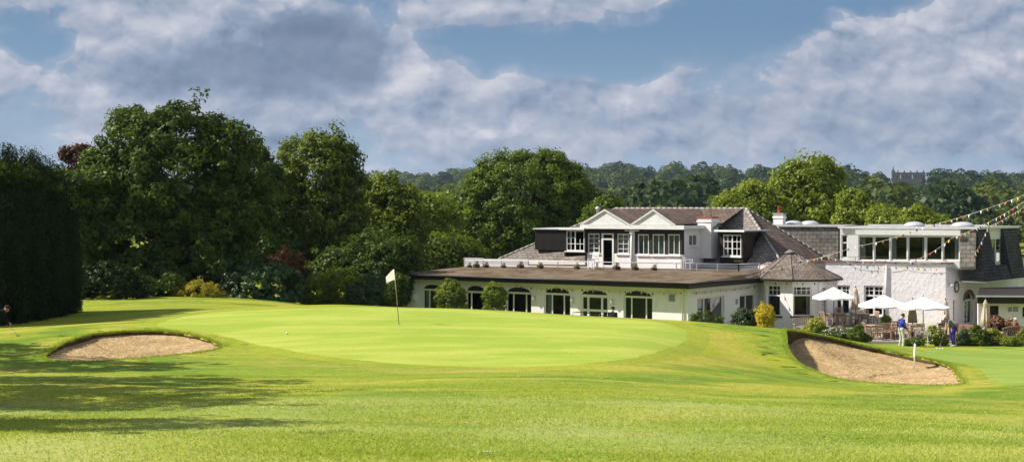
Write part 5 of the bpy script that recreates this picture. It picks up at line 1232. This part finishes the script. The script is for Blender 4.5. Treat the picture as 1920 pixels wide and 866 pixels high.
# terrace deck items on the upper balcony
PG_ = 'planters along the flat roof railing'
def planter_proto(m='pot_brown'):
    r = empty('planter'); b = MB(); b.hexa([(-.2, -.15, 0), (.2, -.15, 0), (.2, .15, 0), (-.2, .15, 0), (-.24, -.19, .3), (.24, -.19, .3), (.24, .19, .3), (-.24, .19, .3)]); b.build('box', m, r)
    foliage('plant', [((0, 0, .38), (.25, .2, .2))], 9, 'leaf_mid', .07, 26, 18, .1, r, mats=['leaf_mid', 'flower_pink'], extra=.06); return r
for i, (px, lab) in enumerate([(880, 'planter at the far left end of the roof railing'), (893, 'second planter from the left along the roof railing'), (911, 'third planter from the left, below the white upstand'), (944, 'planter on the flat roof in front of the railing, fourth from the left'),
                               (976, 'planter between the left upstand end and the tiled roof foot'), (1013, 'planter below the lower left tiles of the hip roof'), (1082, 'planter below the left dormer window'), (1156, 'planter right of the balcony door'),
                               (1191, 'planter under the white central downpipe'), (1226, 'small planter below the green curtained windows')]):
    t = (px - 872) / (1385 - 872); s = 28.8 + (31.15 - 28.8) * t; s2 = s + .12
    o = place('pl', planter_proto, px, s2, ZD - .07, .6, lab, 'planter', PG_, .62 + .25 * ((i * 37) % 10) / 10)
RDk = lambda: chair_proto('sun_chair', 'white_metal')
for px, lab in ((1112, 'white chair on the balcony left of the door'), (1290, 'white chair on the balcony under the side window')):
    place('sc', RDk, px, 29.9 + (px > 1200) * .4, ZD, .8 + px * .01, lab, 'chair', 'white chairs on the upper balcony')

# ------------------------------------------------------------------ pin, balls, markers
x, y = X(748.5, 54.4), 54.4; z = h(x, y) + .012
fs = empty('golf_flag', (x, y, z)); tag(fs, 'leaning yellow and dark golf pin with a pale cream flag on the green', 'golf flag')
top = Vector((-.2, 0, 2.1))
mb = MB(); mb.tube([(0, 0, -.1), top * .42], .012, 8); mb.build('lower_pole', 'dark_metal', fs); mb = MB(); mb.tube([top * .42, top], .012, 8); mb.build('pole', 'canvas_cream', fs)
mb = MB(); nx, nz = 10, 6; G_ = [[(top.x * (1 - .0 * j) - .34 * i / nx + .04 * j / nz, .05 * math.sin(i * .9 + j * .4) * i / nx + .26 * i / nx, top.z - .42 * (j / nz) * (1 - .45 * i / nx) - .33 * (i / nx) ** 1.2 * 1) for i in range(nx + 1)] for j in range(nz + 1)]
for j in range(nz):
    for i in range(nx): mb.face([G_[j][i], G_[j][i + 1], G_[j + 1][i + 1], G_[j + 1][i]], 0, True)
plain('flag_cloth', (.82, .82, .77), (.75, .75, .70), 2, .9, .1)
fl = mb.build('flag', 'flag_cloth', fs); fl.modifiers.new('s', 'SOLIDIFY').thickness = .004
mb = MB(); mb.lathe([(.0, -.1), (.054, -.1), (.054, .002), (.058, .004)][1:], 16); 
o = mb.build('cup', 'dark_metal', fs)
def ball(px, py, lab, r=.03):
    x, y = unproj(px, py); mb = MB(); mb.lathe([(r * math.sin(math.pi * k / 8) + .0005, -r * math.cos(math.pi * k / 8)) for k in range(9)], 14); o = mb.build('golf_ball', 'canvas_white_bright'); o.location = (x, y, h(x, y) + r + .012); tag(o, lab, 'golf ball', 'golf balls lying on the grass')
ball(538, 627, 'single white ball on the large green left of the pin', .04)
ball(1757, 655, 'leftmost ball at the feet of the man in purple trousers', .035); ball(1763, 655.5, 'middle ball of the three on the practice green', .035); ball(1768, 655, 'ball nearest the white shoes of the stooping man', .035)
for i, (px, py) in enumerate([(905, 847), (913, 848), (921, 848), (930, 847.5), (917, 850), (893, 834)]):
    x, y = unproj(px, py); o = quads_mesh('daisy_patch', leaves(np.random.default_rng(i), np.array([x, y, h(x, y) + .02]) + np.random.default_rng(i).normal(0, 1, (9, 3)) * np.array([.04, .06, .008]), np.tile([0, 0, 1.], (9, 1)) + np.random.default_rng(i).normal(0, .2, (9, 3)), .02, .9), np.full(9, .5), 'flower_white')
    tag(o, ['leftmost', 'second', 'third', 'rightmost', 'lowest', 'farthest'][i] + ' tiny cluster of white daisies in the foreground grass', 'daisies', 'white daisy clusters in the near grass')
def pin(px, py, hh, lab, sign=True):
    x, y = unproj(px, py); r = empty('practice_pin', (x, y, h(x, y))); tag(r, lab, 'practice pin', 'small white practice pins'); mb = MB(); mb.tube([(0, 0, -.05), (0, 0, hh)], .011, 6); mb.build('pole', 'white_metal', r)
    mb = MB(); mb.box(-.16, .16, -.008, .008, hh - .02, hh + .13); mb.build('flag', 'canvas_white_bright', r)
pin(1739.5, 656, .72, 'small white practice pin right of the man in blue'); 
x, y = X(1714, 54.2), 54.2; r = empty('marker_board', (x, y, h(x, y) - .1)); tag(r, 'thin white board on two stakes seen edge on at the bunker rim', 'marker board')
mb = MB()
for yy in (-.28, .28): mb.tube([(0, yy, -.35), (.02, yy, .62)], .014, 6)
mb.build('stakes', 'white_metal', r); mb = MB(); mb.hexa([(-.012, -.36, .22), (.012, -.36, .22), (.012, .36, .22), (-.012, .36, .22), (.02, -.36, .68), (.044, -.36, .68), (.044, .36, .68), (.02, .36, .68)]); mb.build('board', 'canvas_white_bright', r); r.rotation_euler = (0, 0, -.22)
# handrail behind the green
hr = empty('handrail', (X(1107, 72), 72, .3)); tag(hr, 'black metal handrail on the path behind the green before the double doors', 'handrail')
mb = MB(); xs_ = [X(p, 72) - X(1107, 72) for p in (1074, 1090, 1107, 1124, 1140)]
for q in xs_: mb.tube([(q, 0, -.5), (q, 0, 1.55)], .02, 6)
mb.build('posts', 'dark_metal', hr); mb = MB(); mb.tube([(xs_[0], 0, 1.62), (xs_[1], 0, 1.64), (xs_[-1], .1, 1.42)], .026, 6); mb.tube([(xs_[0], 0, 1.2), (xs_[-1], .1, 1.1)], .02, 6); mb.build('rail', 'dark_metal', hr)

# ------------------------------------------------------------------ bunting
PEN = ['pennant_white', 'pennant_yellow', 'pennant_red', 'pennant_white', 'pennant_navy', 'pennant_white', 'pennant_yellow', 'pennant_navy', 'pennant_white', 'pennant_orange']
pen_me = {}
def bunting(pts, sag, lab, spacing=.30, size=(.12, .16), seed=0, cmat='white_metal', limit=100):
    pts = [Vector(p) for p in pts]; path = []
    for p, q in zip(pts[:-1], pts[1:]):
        n = max(6, int((q - p).length / .25))
        for k in range(n): t = k / n; path.append(p.lerp(q, t) + Vector((0, 0, -sag * 4 * t * (1 - t))))
    path.append(pts[-1]); base = path[0].copy(); r = empty('bunting', base); tag(r, lab, 'bunting', 'strings of coloured pennant bunting')
    mb = MB(); mb.tube([p - base for p in path], .008, 4); mb.build('cord', cmat, r)
    L = [0]
    for a, b in zip(path[:-1], path[1:]): L.append(L[-1] + (b - a).length)
    n = min(limit, int(L[-1] / spacing)); rng = random.Random(seed); j = 0; sp = L[-1] / n
    for k in range(n):
        t = (k + .5) * sp
        while L[j + 1] < t: j += 1
        p = path[j].lerp(path[j + 1], (t - L[j]) / (L[j + 1] - L[j])); dr = (path[j + 1] - path[j]); az = math.atan2(dr.y, dr.x)
        m = PEN[(k + seed) % len(PEN)]
        key = (m, size)
        if key not in pen_me:
            b = MB(); w_, hh = size; b.face([(-w_ / 2, 0, 0), (0, .02, -hh), (w_ / 2, 0, 0)]); o = b.build('pennant', m, r); o.modifiers.new('s', 'SOLIDIFY').thickness = .004; pen_me[key] = o
        else: o = pen_me[key].copy(); C.objects.link(o); o.parent = r
        o.location = p - base; o.rotation_euler = (rng.uniform(-.35, .35), rng.uniform(-.25, .25), az + rng.uniform(-.3, .3))
wf = lambda px, z: WF.fr(WF.at(px), .12, z)
bunting([wf(966, 2.62), wf(1006, 2.45), wf(1046, 2.5), wf(1086, 2.5), wf(1140, 2.45), wf(1196, 2.5), wf(1240, 2.45), wf(1284, 2.55)], .08, 'bunting under the black eaves above the arched windows', .36, seed=1)
wr = lambda px, z: WR.fr(WR.at(px), .1, z)
bunting([wr(1294, 2.5), wr(1345, 2.5), wr(1420, 2.55)], .06, 'bunting under the eaves right of the clubhouse corner', .34, seed=3)
b8 = [eav[k] + (eav[k] - oc).normalized() * -.15 for k in (7, 0, 1, 2)]
bunting([v3(p, 2.86) for p in b8], .08, 'bunting round the eaves of the octagonal bay', .34, seed=5)
ws = lambda px, z, o=.1: WS.fr(WS.at(px), o, z)
bunting([ws(1553, 4.15), ws(1600, 3.95), ws(1650, 4.0), ws(1700, 3.92), ws(1771, 3.95)], .05, 'bunting lying along the top of the rough white wall', .32, seed=2, size=(.12, .16))
bunting([ws(1590, 3.86), ws(1640, 3.62), ws(1690, 3.7), ws(1771, 3.6), WE.fr(WE.at(1790), .1, 3.6), WE.fr(WE.at(1828), .1, 3.7)], .12, 'bunting swag just below the coping of the rough white wall', .34, seed=4, size=(.12, .16))
mast = P2(1950, 36); mt = v3(mast, CAMZ + (HY - 352) / 36)
W3p = lambda px, py, s: ((px - 960) / s, F / s, CAMZ - (py - HY) / s)
mp = lambda t: (mast.x, mast.y, mt[2] - t)
bunting([W3p(1302, 536, 33.4), W3p(1380, 521, 31.9), W3p(1433, 508, 31.6), W3p(1560, 475, 31.6)], .12, 'low bunting string crossing in front of the hip roof to the octagonal bay', .36, seed=6, size=(.135, .18))
bunting([W3p(1494, 490, 31.9), W3p(1600, 462, 32.3), W3p(1720, 429, 33), mp(.05)], .15, 'longest upper bunting string rising from the bay roof to the mast', .40, seed=7, size=(.135, .18))
bunting([W3p(1703, 491, 31.9), W3p(1783, 447, 32.8), mp(.2)], .2, 'middle bunting string rising from the wing coping to the mast', .36, seed=8, size=(.135, .18))
bunting([W3p(1822, 484, 31.8), W3p(1853, 425, 32.6), mp(.35)], .15, 'steepest bunting string rising from the wing corner to the mast', .34, seed=9, size=(.135, .18))
fp = empty('flagpole', v3(mast, 0)); tag(fp, 'white mast outside the right edge that holds the bunting strings', 'flagpole'); mb = MB(); mb.tube([(0, 0, -.2), (0, 0, mt[2])], [.07, .04], 10); mb.build('pole', 'white_metal', fp); mb = MB(); mb.lathe([(.02, 0), (.07, .05), (.07, .1), (.01, .15)], 10, c=(0, 0, mt[2])); mb.build('finial', 'white_metal', fp)

# ------------------------------------------------------------------ clubhouse planting
CS = 'shrubs planted along the clubhouse and terrace'
shrub('wall_shrub', 'left clipped leafy shrub against the clubhouse wall right of the first arched window', 845, 31.2, [(845, 556, 26, 27), (848, 585, 27, 30), (845, 540, 14, 13)], 'leaf_light', 201, .11, 460, 40, .17, CS, inner=.85, mats=['leaf_oak', 'leaf_light'], extra=.75)
shrub('wall_shrub', 'narrower upright shrub against the wall between second and third arched windows', 927, 31.8, [(927, 556, 20, 25), (928, 585, 21, 30), (927, 541, 12, 11)], 'leaf_light', 202, .11, 380, 40, .16, CS, inner=.85, mats=['leaf_oak', 'leaf_light'], extra=.75)
shrub('box_shrub', 'round dark green shrub left of the golden conifer', 1397, 36, [(1397, 600, 22, 20), (1397, 620, 22, 22)], 'leaf_laurel', 203, .09, 330, 40, .15, CS, inner=.9, mats=['leaf_laurel', 'leaf_copper'], extra=.2)
shrub('golden_conifer', 'bright golden egg shaped conifer before the octagonal bay', 1435.5, 36.5, [(1435.5, 592, 15.5, 21), (1435.5, 612, 14, 26)], 'leaf_gold', 204, .07, 330, 45, .12, CS, inner=.92)
shrub('climbing_shrub', 'low airy shrub under the patio window right of the clubhouse corner', 1318, 36, [(1318, 596, 18, 14), (1345, 600, 12, 9)], 'leaf_dark', 205, .09, 60, 30, .16, CS)
shrub('low_shrub', 'small green shrub just right of the white corner downpipe', 1303, 36.3, [(1302, 597, 7, 9)], 'leaf_oak', 206, .08, 40, 28, .12, CS)
SB = 'flowering shrubs bordering the terrace lawn'
shrub('rhododendron', 'tall yellow flowered shrub at the left end of the terrace border', 1530, 35.4, [(1532, 610, 17, 14), (1518, 620, 13, 11), (1540, 622, 14, 12)], 'leaf_light', 207, .09, 230, 36, .14, SB, mats=['leaf_light', 'flower_yellow'], extra=.35)
shrub('viburnum', 'spreading dark shrub speckled with white flower heads beside the rhododendron', 1570, 35.7, [(1572, 624, 24, 10), (1555, 626, 14, 9), (1590, 628, 12, 9)], 'leaf_laurel', 208, .08, 220, 34, .13, SB, mats=['leaf_laurel', 'flower_white'], extra=.25)
shrub('berberis', 'plain green mounded shrub before the lower terrace step', 1605, 36, [(1606, 628, 19, 13), (1622, 634, 12, 7), (1610, 616, 7, 8)], 'leaf_oak', 209, .08, 230, 34, .13, SB)
shrub('low_shrub', 'low green ground cover shrub at the feet of the rightmost open parasol', 1718, 35.8, [(1718, 641, 16, 8), (1702, 642, 10, 6)], 'leaf_oak', 210, .07, 120, 30, .11, SB)
shrub('azalea', 'yellow and green shrub between the practice pin and the man in purple trousers', 1756, 36, [(1755, 630, 15, 15), (1750, 620, 9, 9), (1765, 640, 13, 9)], 'leaf_light', 211, .085, 220, 34, .13, SB, mats=['leaf_oak', 'flower_yellow'], extra=.32)
shrub('lavender_bush', 'grey green rounded bush right of the man in purple trousers', 1805, 36, [(1803, 636, 14, 13), (1815, 638, 10, 11), (1808, 622, 7, 8)], 'leaf_grey', 212, .08, 190, 34, .12, SB)
shrub('spiraea', 'tallest fresh green bush of the right hand border', 1834, 36.1, [(1834, 628, 17, 16), (1836, 642, 20, 11), (1828, 617, 9, 8)], 'leaf_oak', 213, .08, 260, 36, .13, SB)
shrub('rose_bush', 'yellow and orange flowered bush below the far right folded parasol', 1866, 36, [(1866, 636, 16, 14), (1862, 624, 10, 7)], 'leaf_oak', 214, .08, 210, 34, .13, SB, mats=['leaf_oak', 'flower_yellow'], extra=.3)
shrub('euonymus', 'low bright green bush in front of the slatted bench', 1894, 36.3, [(1893, 640, 16, 10), (1905, 643, 12, 8)], 'leaf_light', 215, .08, 160, 34, .12, SB)
shrub('fuchsia', 'yellow flowered bush at the far right frame edge', 1916, 36.0, [(1917, 630, 10, 10), (1922, 642, 14, 10)], 'leaf_oak', 216, .08, 140, 34, .12, SB, mats=['leaf_oak', 'flower_yellow'], extra=.3)
shrub('japanese_maple', 'pink leaved spreading small tree between folded parasol and outbuilding', 1872, 35.2, [(1868, 604, 20, 9), (1880, 610, 16, 8), (1862, 598, 12, 7)], 'leaf_copper', 217, .085, 150, 30, .13, SB, mats=['leaf_copper', 'flower_pink'], extra=.5)
def pot(px, s, z, lab):
    r = empty('potted_plant', (*P2(px, s), z)); tag(r, lab, 'potted plant'); b = MB(); b.lathe([(.14, 0), (.2, .32), (.22, .32), (.22, .38), (.17, .38), (.16, .33)], 14); b.build('pot', 'terracotta', r); foliage('plant', [((0, 0, .55), (.27, .27, .22))], int(px), 'leaf_light', .08, 60, 26, .1, r)
pot(1661, 33.7, .42, 'green plant in a terracotta pot raised beside the black downpipe'); 
mb = MB(); c = P2(1661, 33.7); mb.box(c.x - .22, c.x + .22, c.y - .22, c.y + .22, .03, .42); tag(mb.build('plinth', 'teak_pale'), 'square wooden plinth under the terracotta pot', 'plinth')

# ------------------------------------------------------------------ people
def capsule_bm(bm, p, q, r0, r1, seg=12):
    p, q = Vector(p), Vector(q); d_ = q - p; L = d_.length
    mat_ = Matrix.Translation((p + q) / 2) @ d_.to_track_quat('Z', 'Y').to_matrix().to_4x4()
    if L > 1e-5: bmesh.ops.create_cone(bm, cap_ends=True, segments=seg, radius1=r0, radius2=r1, depth=L, matrix=mat_)
    bmesh.ops.create_uvsphere(bm, u_segments=seg, v_segments=8, radius=r0, matrix=Matrix.Translation(p)); bmesh.ops.create_uvsphere(bm, u_segments=seg, v_segments=8, radius=r1, matrix=Matrix.Translation(q))
def person(px, s, z, rz, J, cloth, label, hair='hair_brown', cap=None, hold=None, sleeve=.45, scale=1.0, loc=None):
    """J: joint positions, x right, y forward, z up, metres. cloth: (top, legs, shoes)"""
    V_ = {k: Vector(v) for k, v in J.items()}
    r = empty('person', loc or (*P2(px, s), z if z is not None else 0), rz); tag(r, label, 'person'); r.scale = (scale,) * 3
    pel, che, nek, hd = V_['pelvis'], V_['chest'], V_['neck'], V_['head']; fwd = V_.get('face', Vector((0, 1, 0))).normalized(); up = (hd - nek).normalized()
    side = fwd.cross(up).normalized(); segs = []
    def S(p, q, r0, r1, m): segs.append((Vector(p), Vector(q), r0, r1, m))
    hs = (V_['hipr'] - V_['hipl']).normalized()
    S(pel + hs * .07, pel - hs * .07, .125, .125, 1); S(pel, che, .13, .145, 0); S(che + side * .09, che - side * .09, .125, .125, 0)
    S(V_['shl'], V_['shr'], .075, .075, 0); S(che, nek, .12, .07, 0); S(nek, nek.lerp(hd, .6), .055, .052, 2)
    for e in 'lr':
        S(V_['hip' + e], V_['knee' + e], .095, .065, 1); S(V_['knee' + e], V_['ank' + e], .063, .045, 1); f0 = V_['ank' + e]; toe = V_['toe' + e]
        S(f0 + Vector((0, 0, -.035)), toe, .048, .036, 3)
        sh, el, wr = V_['sh' + e], V_['el' + e], V_['wr' + e]; m_ = sh.lerp(el, sleeve / .5 if sleeve < .5 else 1)
        S(sh, m_, .06, .05, 0)
        if sleeve < .5: S(m_, el, .045, .042, 2); S(el, wr, .042, .028, 2)
        else: S(el, wr, .046, .034, 0)
        hdv = (wr - el).normalized(); palm = wr + hdv * .06; sd = hdv.cross(Vector((0, 0, 1))); sd = (sd.normalized() if sd.length > .1 else Vector((1, 0, 0)))
        nrm = hdv.cross(sd).normalized(); S(wr, palm, .028, .034, 2); S(palm + sd * .02, palm - sd * .02, .022, .022, 2)
        for i_, (o_, l_) in enumerate(((-.033, .066), (-.011, .08), (.011, .074), (.033, .055))):
            b0 = palm + hdv * .02 + sd * o_; b1 = b0 + hdv * l_ * .55; b2 = b1 + (hdv * .5 - nrm * .85).normalized() * l_ * .5; S(b0, b1, .0095, .0085, 2); S(b1, b2, .0085, .007, 2)
        t0 = wr + hdv * .035 + sd * -.03; S(t0, t0 + (hdv * .5 - sd * .9 - nrm * .3).normalized() * .05, .011, .009, 2)
    S(hd + up * .03 - fwd * .01, hd - up * .02 + fwd * .02, .088, .078, 2); S(hd + up * .0 + fwd * .03, hd - up * .075 + fwd * .045, .062, .042, 2)
    S(hd + fwd * .095 + up * .005, hd + fwd * .112 - up * .02, .010, .014, 2)
    for e in (-1, 1): S(hd + side * e * .083 + up * .02, hd + side * e * .085 - up * .02, .016, .012, 2)
    bm = bmesh.new()
    for p, q, r0, r1, m in segs: capsule_bm(bm, p, q, r0, r1)
    me = bpy.data.meshes.new('tmp'); bm.to_mesh(me); bm.free(); tmp = bpy.data.objects.new('tmp', me); C.objects.link(tmp)
    rm = tmp.modifiers.new('r', 'REMESH'); rm.mode = 'VOXEL'; rm.voxel_size = .011; sm = tmp.modifiers.new('s', 'SMOOTH'); sm.factor = .5; sm.iterations = 3
    dg = bpy.context.evaluated_depsgraph_get(); me2 = bpy.data.meshes.new_from_object(tmp.evaluated_get(dg)); bpy.data.objects.remove(tmp); me2.name = 'body'
    me2.materials.clear()
    for m in (cloth[0], cloth[1], 'skin', cloth[2]): me2.materials.append(MATS[m])
    cen = np.array([p.center for p in me2.polygons]); best = np.full(len(cen), 9.); mi = np.zeros(len(cen), int)
    for p, q, r0, r1, m in segs:
        p_, q_ = np.array(p), np.array(q); dd = q_ - p_; t = np.clip(((cen - p_) @ dd) / max(dd @ dd, 1e-9), 0, 1); ds = np.linalg.norm(cen - p_ - t[:, None] * dd, axis=1) - (r0 + (r1 - r0) * t)
        k = ds < best; best[k] = ds[k]; mi[k] = m
    me2.polygons.foreach_set('material_index', mi.astype(np.int32)); me2.polygons.foreach_set('use_smooth', np.ones(len(mi), bool)); b = link_mesh('body', me2, r)
    rot = Matrix((side, fwd, up)).transposed()
    def shell(name, m, c, rx, ry, rz_, zmin, parent=r, ymax=9):
        bm = bmesh.new(); bmesh.ops.create_uvsphere(bm, u_segments=18, v_segments=12, radius=1)
        bmesh.ops.delete(bm, geom=[v for v in bm.verts if v.co.z < zmin + (0.55 if v.co.y > .25 else 0) * (name == 'hair')], context='VERTS')
        for v in bm.verts: v.co = c + rot @ Vector((v.co.x * rx, v.co.y * ry, v.co.z * rz_))
        me = bpy.data.meshes.new(name); bm.to_mesh(me); bm.free(); me.materials.append(MATS[m]); me.polygons.foreach_set('use_smooth', [True] * len(me.polygons)); return link_mesh(name, me, parent)
    shell('hair', hair, hd + up * .028 - fwd * .008, .1, .108, .1, -.45)
    for e in (-1, 1):
        bm = bmesh.new(); bmesh.ops.create_uvsphere(bm, u_segments=8, v_segments=6, radius=.011, matrix=Matrix.Translation(hd + fwd * .086 + side * e * .032 + up * .022)); me = bpy.data.meshes.new('eye'); bm.to_mesh(me); bm.free(); me.materials.append(MATS['shoe_black']); link_mesh('eye', me, r)
    mb = MB(); c = hd + fwd * .093 - up * .048; mb.tube([c - side * .022, c + fwd * .006, c + side * .022], .006, 6); mb.build('mouth', 'cloth_red', r)
    if cap:
        o = shell('cap', cap, hd + up * .04 - fwd * .005, .106, .113, .1, -.05); mb = MB(); c = hd + up * .045 + fwd * .09
        mb.hexa([c - side * .07 - up * .008, c + side * .07 - up * .008, c + side * .05 + fwd * .08 - up * .022, c - side * .05 + fwd * .08 - up * .022, c - side * .07, c + side * .07, c + side * .05 + fwd * .08 - up * .014, c - side * .05 + fwd * .08 - up * .014]); mb.build('peak', cap, o)
    return r
def club_stick(label, a, b, name='putter'):
    a, b = Vector(a), Vector(b); r = empty(name, b); tag(r, label, 'golf club'); mb = MB(); mb.tube([a - b, (a - b) * .75], .014, 8); mb.build('grip', 'shoe_black', r)
    mb = MB(); mb.tube([(a - b) * .75, (0, 0, .02)], .007, 6); mb.build('shaft', 'white_metal', r); mb = MB(); mb.box(-.06, .06, -.018, .018, 0, .03); mb.build('head', 'grey_plastic', r)
stand = dict(pelvis=(0, 0, .95), chest=(0, .03, 1.27), neck=(0, .05, 1.47), head=(0, .1, 1.64), face=(0, 1, -.25), hipl=(-.1, 0, .93), hipr=(.1, 0, .93), kneel=(-.13, .05, .5), kneer=(.13, .06, .5), ankl=(-.16, -.02, .09), ankr=(.17, .0, .09), toel=(-.17, .16, .03), toer=(.2, .18, .03),
             shl=(-.19, .04, 1.42), shr=(.19, .04, 1.42), ell=(-.22, .08, 1.14), elr=(.22, .08, 1.14), wrl=(-.05, .3, .98), wrr=(.06, .3, .95))
z_ = h(*P2(1690, 36.4))
person(1690, 36.4, z_, R(-75), stand, ('cloth_blue', 'cloth_stone', 'shoe_white'), 'man in a bright blue jumper and pale trousers standing on the practice green', 'hair_brown', sleeve=.6)
q = Matrix.Rotation(R(-75), 4, 'Z'); base = Vector((*P2(1690, 36.4), z_)); g0 = base + q @ Vector((0, .36, .97)); g1 = base + q @ Vector((.1, .62, .02)); club_stick('putter held by the man in the blue jumper', g0, g1)
bend = dict(pelvis=(0, -.1, .95), chest=(0, .12, 1.2), neck=(0, .27, 1.36), head=(0, .38, 1.48), face=(0, .75, -.8), hipl=(-.1, -.1, .93), hipr=(.1, -.1, .93), kneel=(-.11, .0, .5), kneer=(.11, .02, .5), ankl=(-.12, -.06, .09), ankr=(.12, -.06, .09), toel=(-.13, .12, .03), toer=(.14, .12, .03),
            shl=(-.18, .2, 1.33), shr=(.18, .2, 1.33), ell=(-.17, .3, 1.06), elr=(.17, .3, 1.06), wrl=(-.03, .38, .84), wrr=(.03, .38, .80))
z_ = h(*P2(1786, 36.2))
person(1786, 36.2, z_, R(90), bend, ('cloth_grey', 'cloth_purple', 'shoe_white'), 'man in purple trousers, grey top and white cap stooping over a putt', 'hair_white', 'cloth_white', sleeve=.25)
q = Matrix.Rotation(R(90), 4, 'Z'); base = Vector((*P2(1786, 36.2), z_)); club_stick('putter held low by the man in purple trousers', base + q @ Vector((0, .42, .84)), base + q @ Vector((.02, .62, .02)))
zz = CAMZ - (575 - HY) / 37.2 - 1.76
person(1148, 37.2, zz, R(-20), stand, ('cloth_navy', 'cloth_navy', 'shoe_black'), 'person in dark jacket and dark cap half hidden behind the green', 'hair_brown', 'cloth_navy', sleeve=.6)
sit = dict(pelvis=(0, 0, .52), chest=(0, .03, .86), neck=(0, .06, 1.06), head=(0, .1, 1.22), face=(0, 1, -.1), hipl=(-.1, 0, .5), hipr=(.1, 0, .5), kneel=(-.12, .42, .5), kneer=(.12, .42, .5), ankl=(-.12, .46, .09), ankr=(.12, .46, .09), toel=(-.12, .62, .03), toer=(.12, .62, .03),
           shl=(-.18, .05, 1.0), shr=(.18, .05, 1.0), ell=(-.24, .12, .74), elr=(.24, .12, .74), wrl=(-.12, .34, .66), wrr=(.12, .34, .66))
person(1908, 35.25, .035, R(60), sit, ('cloth_red', 'cloth_navy', 'shoe_black'), 'white haired woman in a dark red jumper seated at the right edge', 'hair_white', sleeve=.6)
place('w', WH, 1908, 35.2, .035, R(60) + math.pi, 'white chair under the woman in dark red', 'chair', CG)
person(1889, 35.0, .035, R(-60), {**sit, 'neck': (0, .16, 1.0), 'head': (0, .26, 1.13), 'chest': (0, .1, .82), 'shl': (-.18, .14, .96), 'shr': (.18, .14, .96)}, ('cloth_tan', 'cloth_navy', 'shoe_black'), 'dark haired person in tan leaning forward on a seat beside the woman in red', 'hair_brown', sleeve=.6)
place('w', WH, 1889, 34.95, .035, R(-60) + math.pi, 'white chair under the leaning person in tan', 'chair', CG)
# golfer cut by the left edge
sL = 55.5; xL, yL = (-14 - 960) / sL, F / sL; zL = h(xL, yL)
person(0, 0, 0, R(-80), {**bend, 'pelvis': (0, -.05, .85), 'neck': (0, .36, 1.16), 'head': (0, .46, 1.24), 'chest': (0, .2, 1.06), 'shl': (-.18, .3, 1.15), 'shr': (.18, .3, 1.15), 'ell': (-.2, .38, .9), 'elr': (.2, .38, .9), 'wrl': (-.04, .52, .76), 'wrr': (.04, .52, .73), 'hipl': (-.1, -.05, .83), 'hipr': (.1, -.05, .83), 'kneel': (-.11, .08, .47), 'kneer': (.11, .08, .47)},
       ('cloth_black', 'cloth_black', 'shoe_black'), 'golfer in black cut by the left edge beside the left bunker', 'hair_brown', sleeve=.6, loc=(xL, yL, zL))
club_stick('golf club held out by the golfer at the left edge', (xL + .5, yL - .1, zL + .78), (X(34, yL), yL, zL + .32), 'golf_club')

# ------------------------------------------------------------------ grass blades close to the camera
def blades():
    rng = np.random.default_rng(5); n = 190000; y = 16.2 + 40 * np.abs(rng.normal(0, .22, n)); x = rng.uniform(-.385, .385, n) * y
    keep = rng.random(n) < .55 + .45 * np.sin(x * .7 + y * .33) * np.sin(y * .55 - x * .21); x = x[keep]; y = y[keep]; n = len(x); z = H(x, y); hh = rng.uniform(.012, .034, n) * (1 + .5 * (rng.random(n) < .05)); w_ = .0035 + .00022 * y; az = rng.uniform(0, math.pi, n)
    lean = rng.normal(0, 1.3, (n, 2)) * hh[:, None]; a = np.column_stack([np.cos(az) * w_, np.sin(az) * w_, np.zeros(n)])
    b = np.column_stack([x, y, z - .004]); t = np.column_stack([x + lean[:, 0], y + lean[:, 1], z + hh])
    V = np.stack([b - a, b + a, t + a * .25, t - a * .25], 1); tint = np.clip(rng.normal(.5, .25, n) + .28 * np.sin(x * .55 + 1.7 * np.sin(y * .31)) * np.sin(y * .8 + .9 * np.sin(x * .4)) + .2 * np.sin(y * 2.1 + x * .12), 0, 1)
    tag(quads_mesh('grass_blades', V, tint, 'blade'), 'short mown grass blades of the near fairway', 'grass', kind='stuff')
blades()
def rim_grass(loop, seed, dens=90, name='rim_grass'):
    rng = np.random.default_rng(seed); n = int(len(loop) * dens); i = rng.integers(0, len(loop), n); P = loop[i] + (np.roll(loop, -1, 0)[i] - loop[i]) * rng.random((n, 1)); c = loop.mean(0)
    dr = norm(P - c); P = P + dr * (rng.exponential(.09, (n, 1)) - .05); z = H(P[:, 0], P[:, 1]); hh = rng.uniform(.03, .10, n); az = rng.uniform(0, math.pi, n); w_ = .012
    a = np.column_stack([np.cos(az) * w_, np.sin(az) * w_, np.zeros(n)]); b = np.column_stack([P, z - .01]); t = b + np.column_stack([-dr * hh[:, None] * rng.uniform(-.2, .9, (n, 1)), hh])
    tag(quads_mesh(name, np.stack([b - a, b + a, t + a * .2, t - a * .2], 1), np.clip(rng.normal(.35, .3, n), 0, 1), 'blade'), 'longer grass fringing the bunker rim', 'grass', kind='stuff')
rim_grass(BR, 1); rim_grass(BL, 2)
# ------------------------------------------------------------------ air
plain_air = bpy.data.materials.new('air'); plain_air.use_nodes = True
g = NT(plain_air.node_tree); out_ = g.n('ShaderNodeOutputMaterial'); pv = g.n('ShaderNodeVolumePrincipled'); pv.inputs['Color'].default_value = (.50, .68, .95, 1); pv.inputs['Density'].default_value = .00007; pv.inputs['Anisotropy'].default_value = .2
g.nt.links.new(pv.outputs[0], out_.inputs['Volume'])
mb = MB(); mb.box(-4400, 4400, -200, 4400, -80, 130); 
MATS['air'] = plain_air; hz_ = mb.build('haze', 'air'); tag(hz_, 'thin blue summer haze filling the valley air', 'haze', kind='stuff')
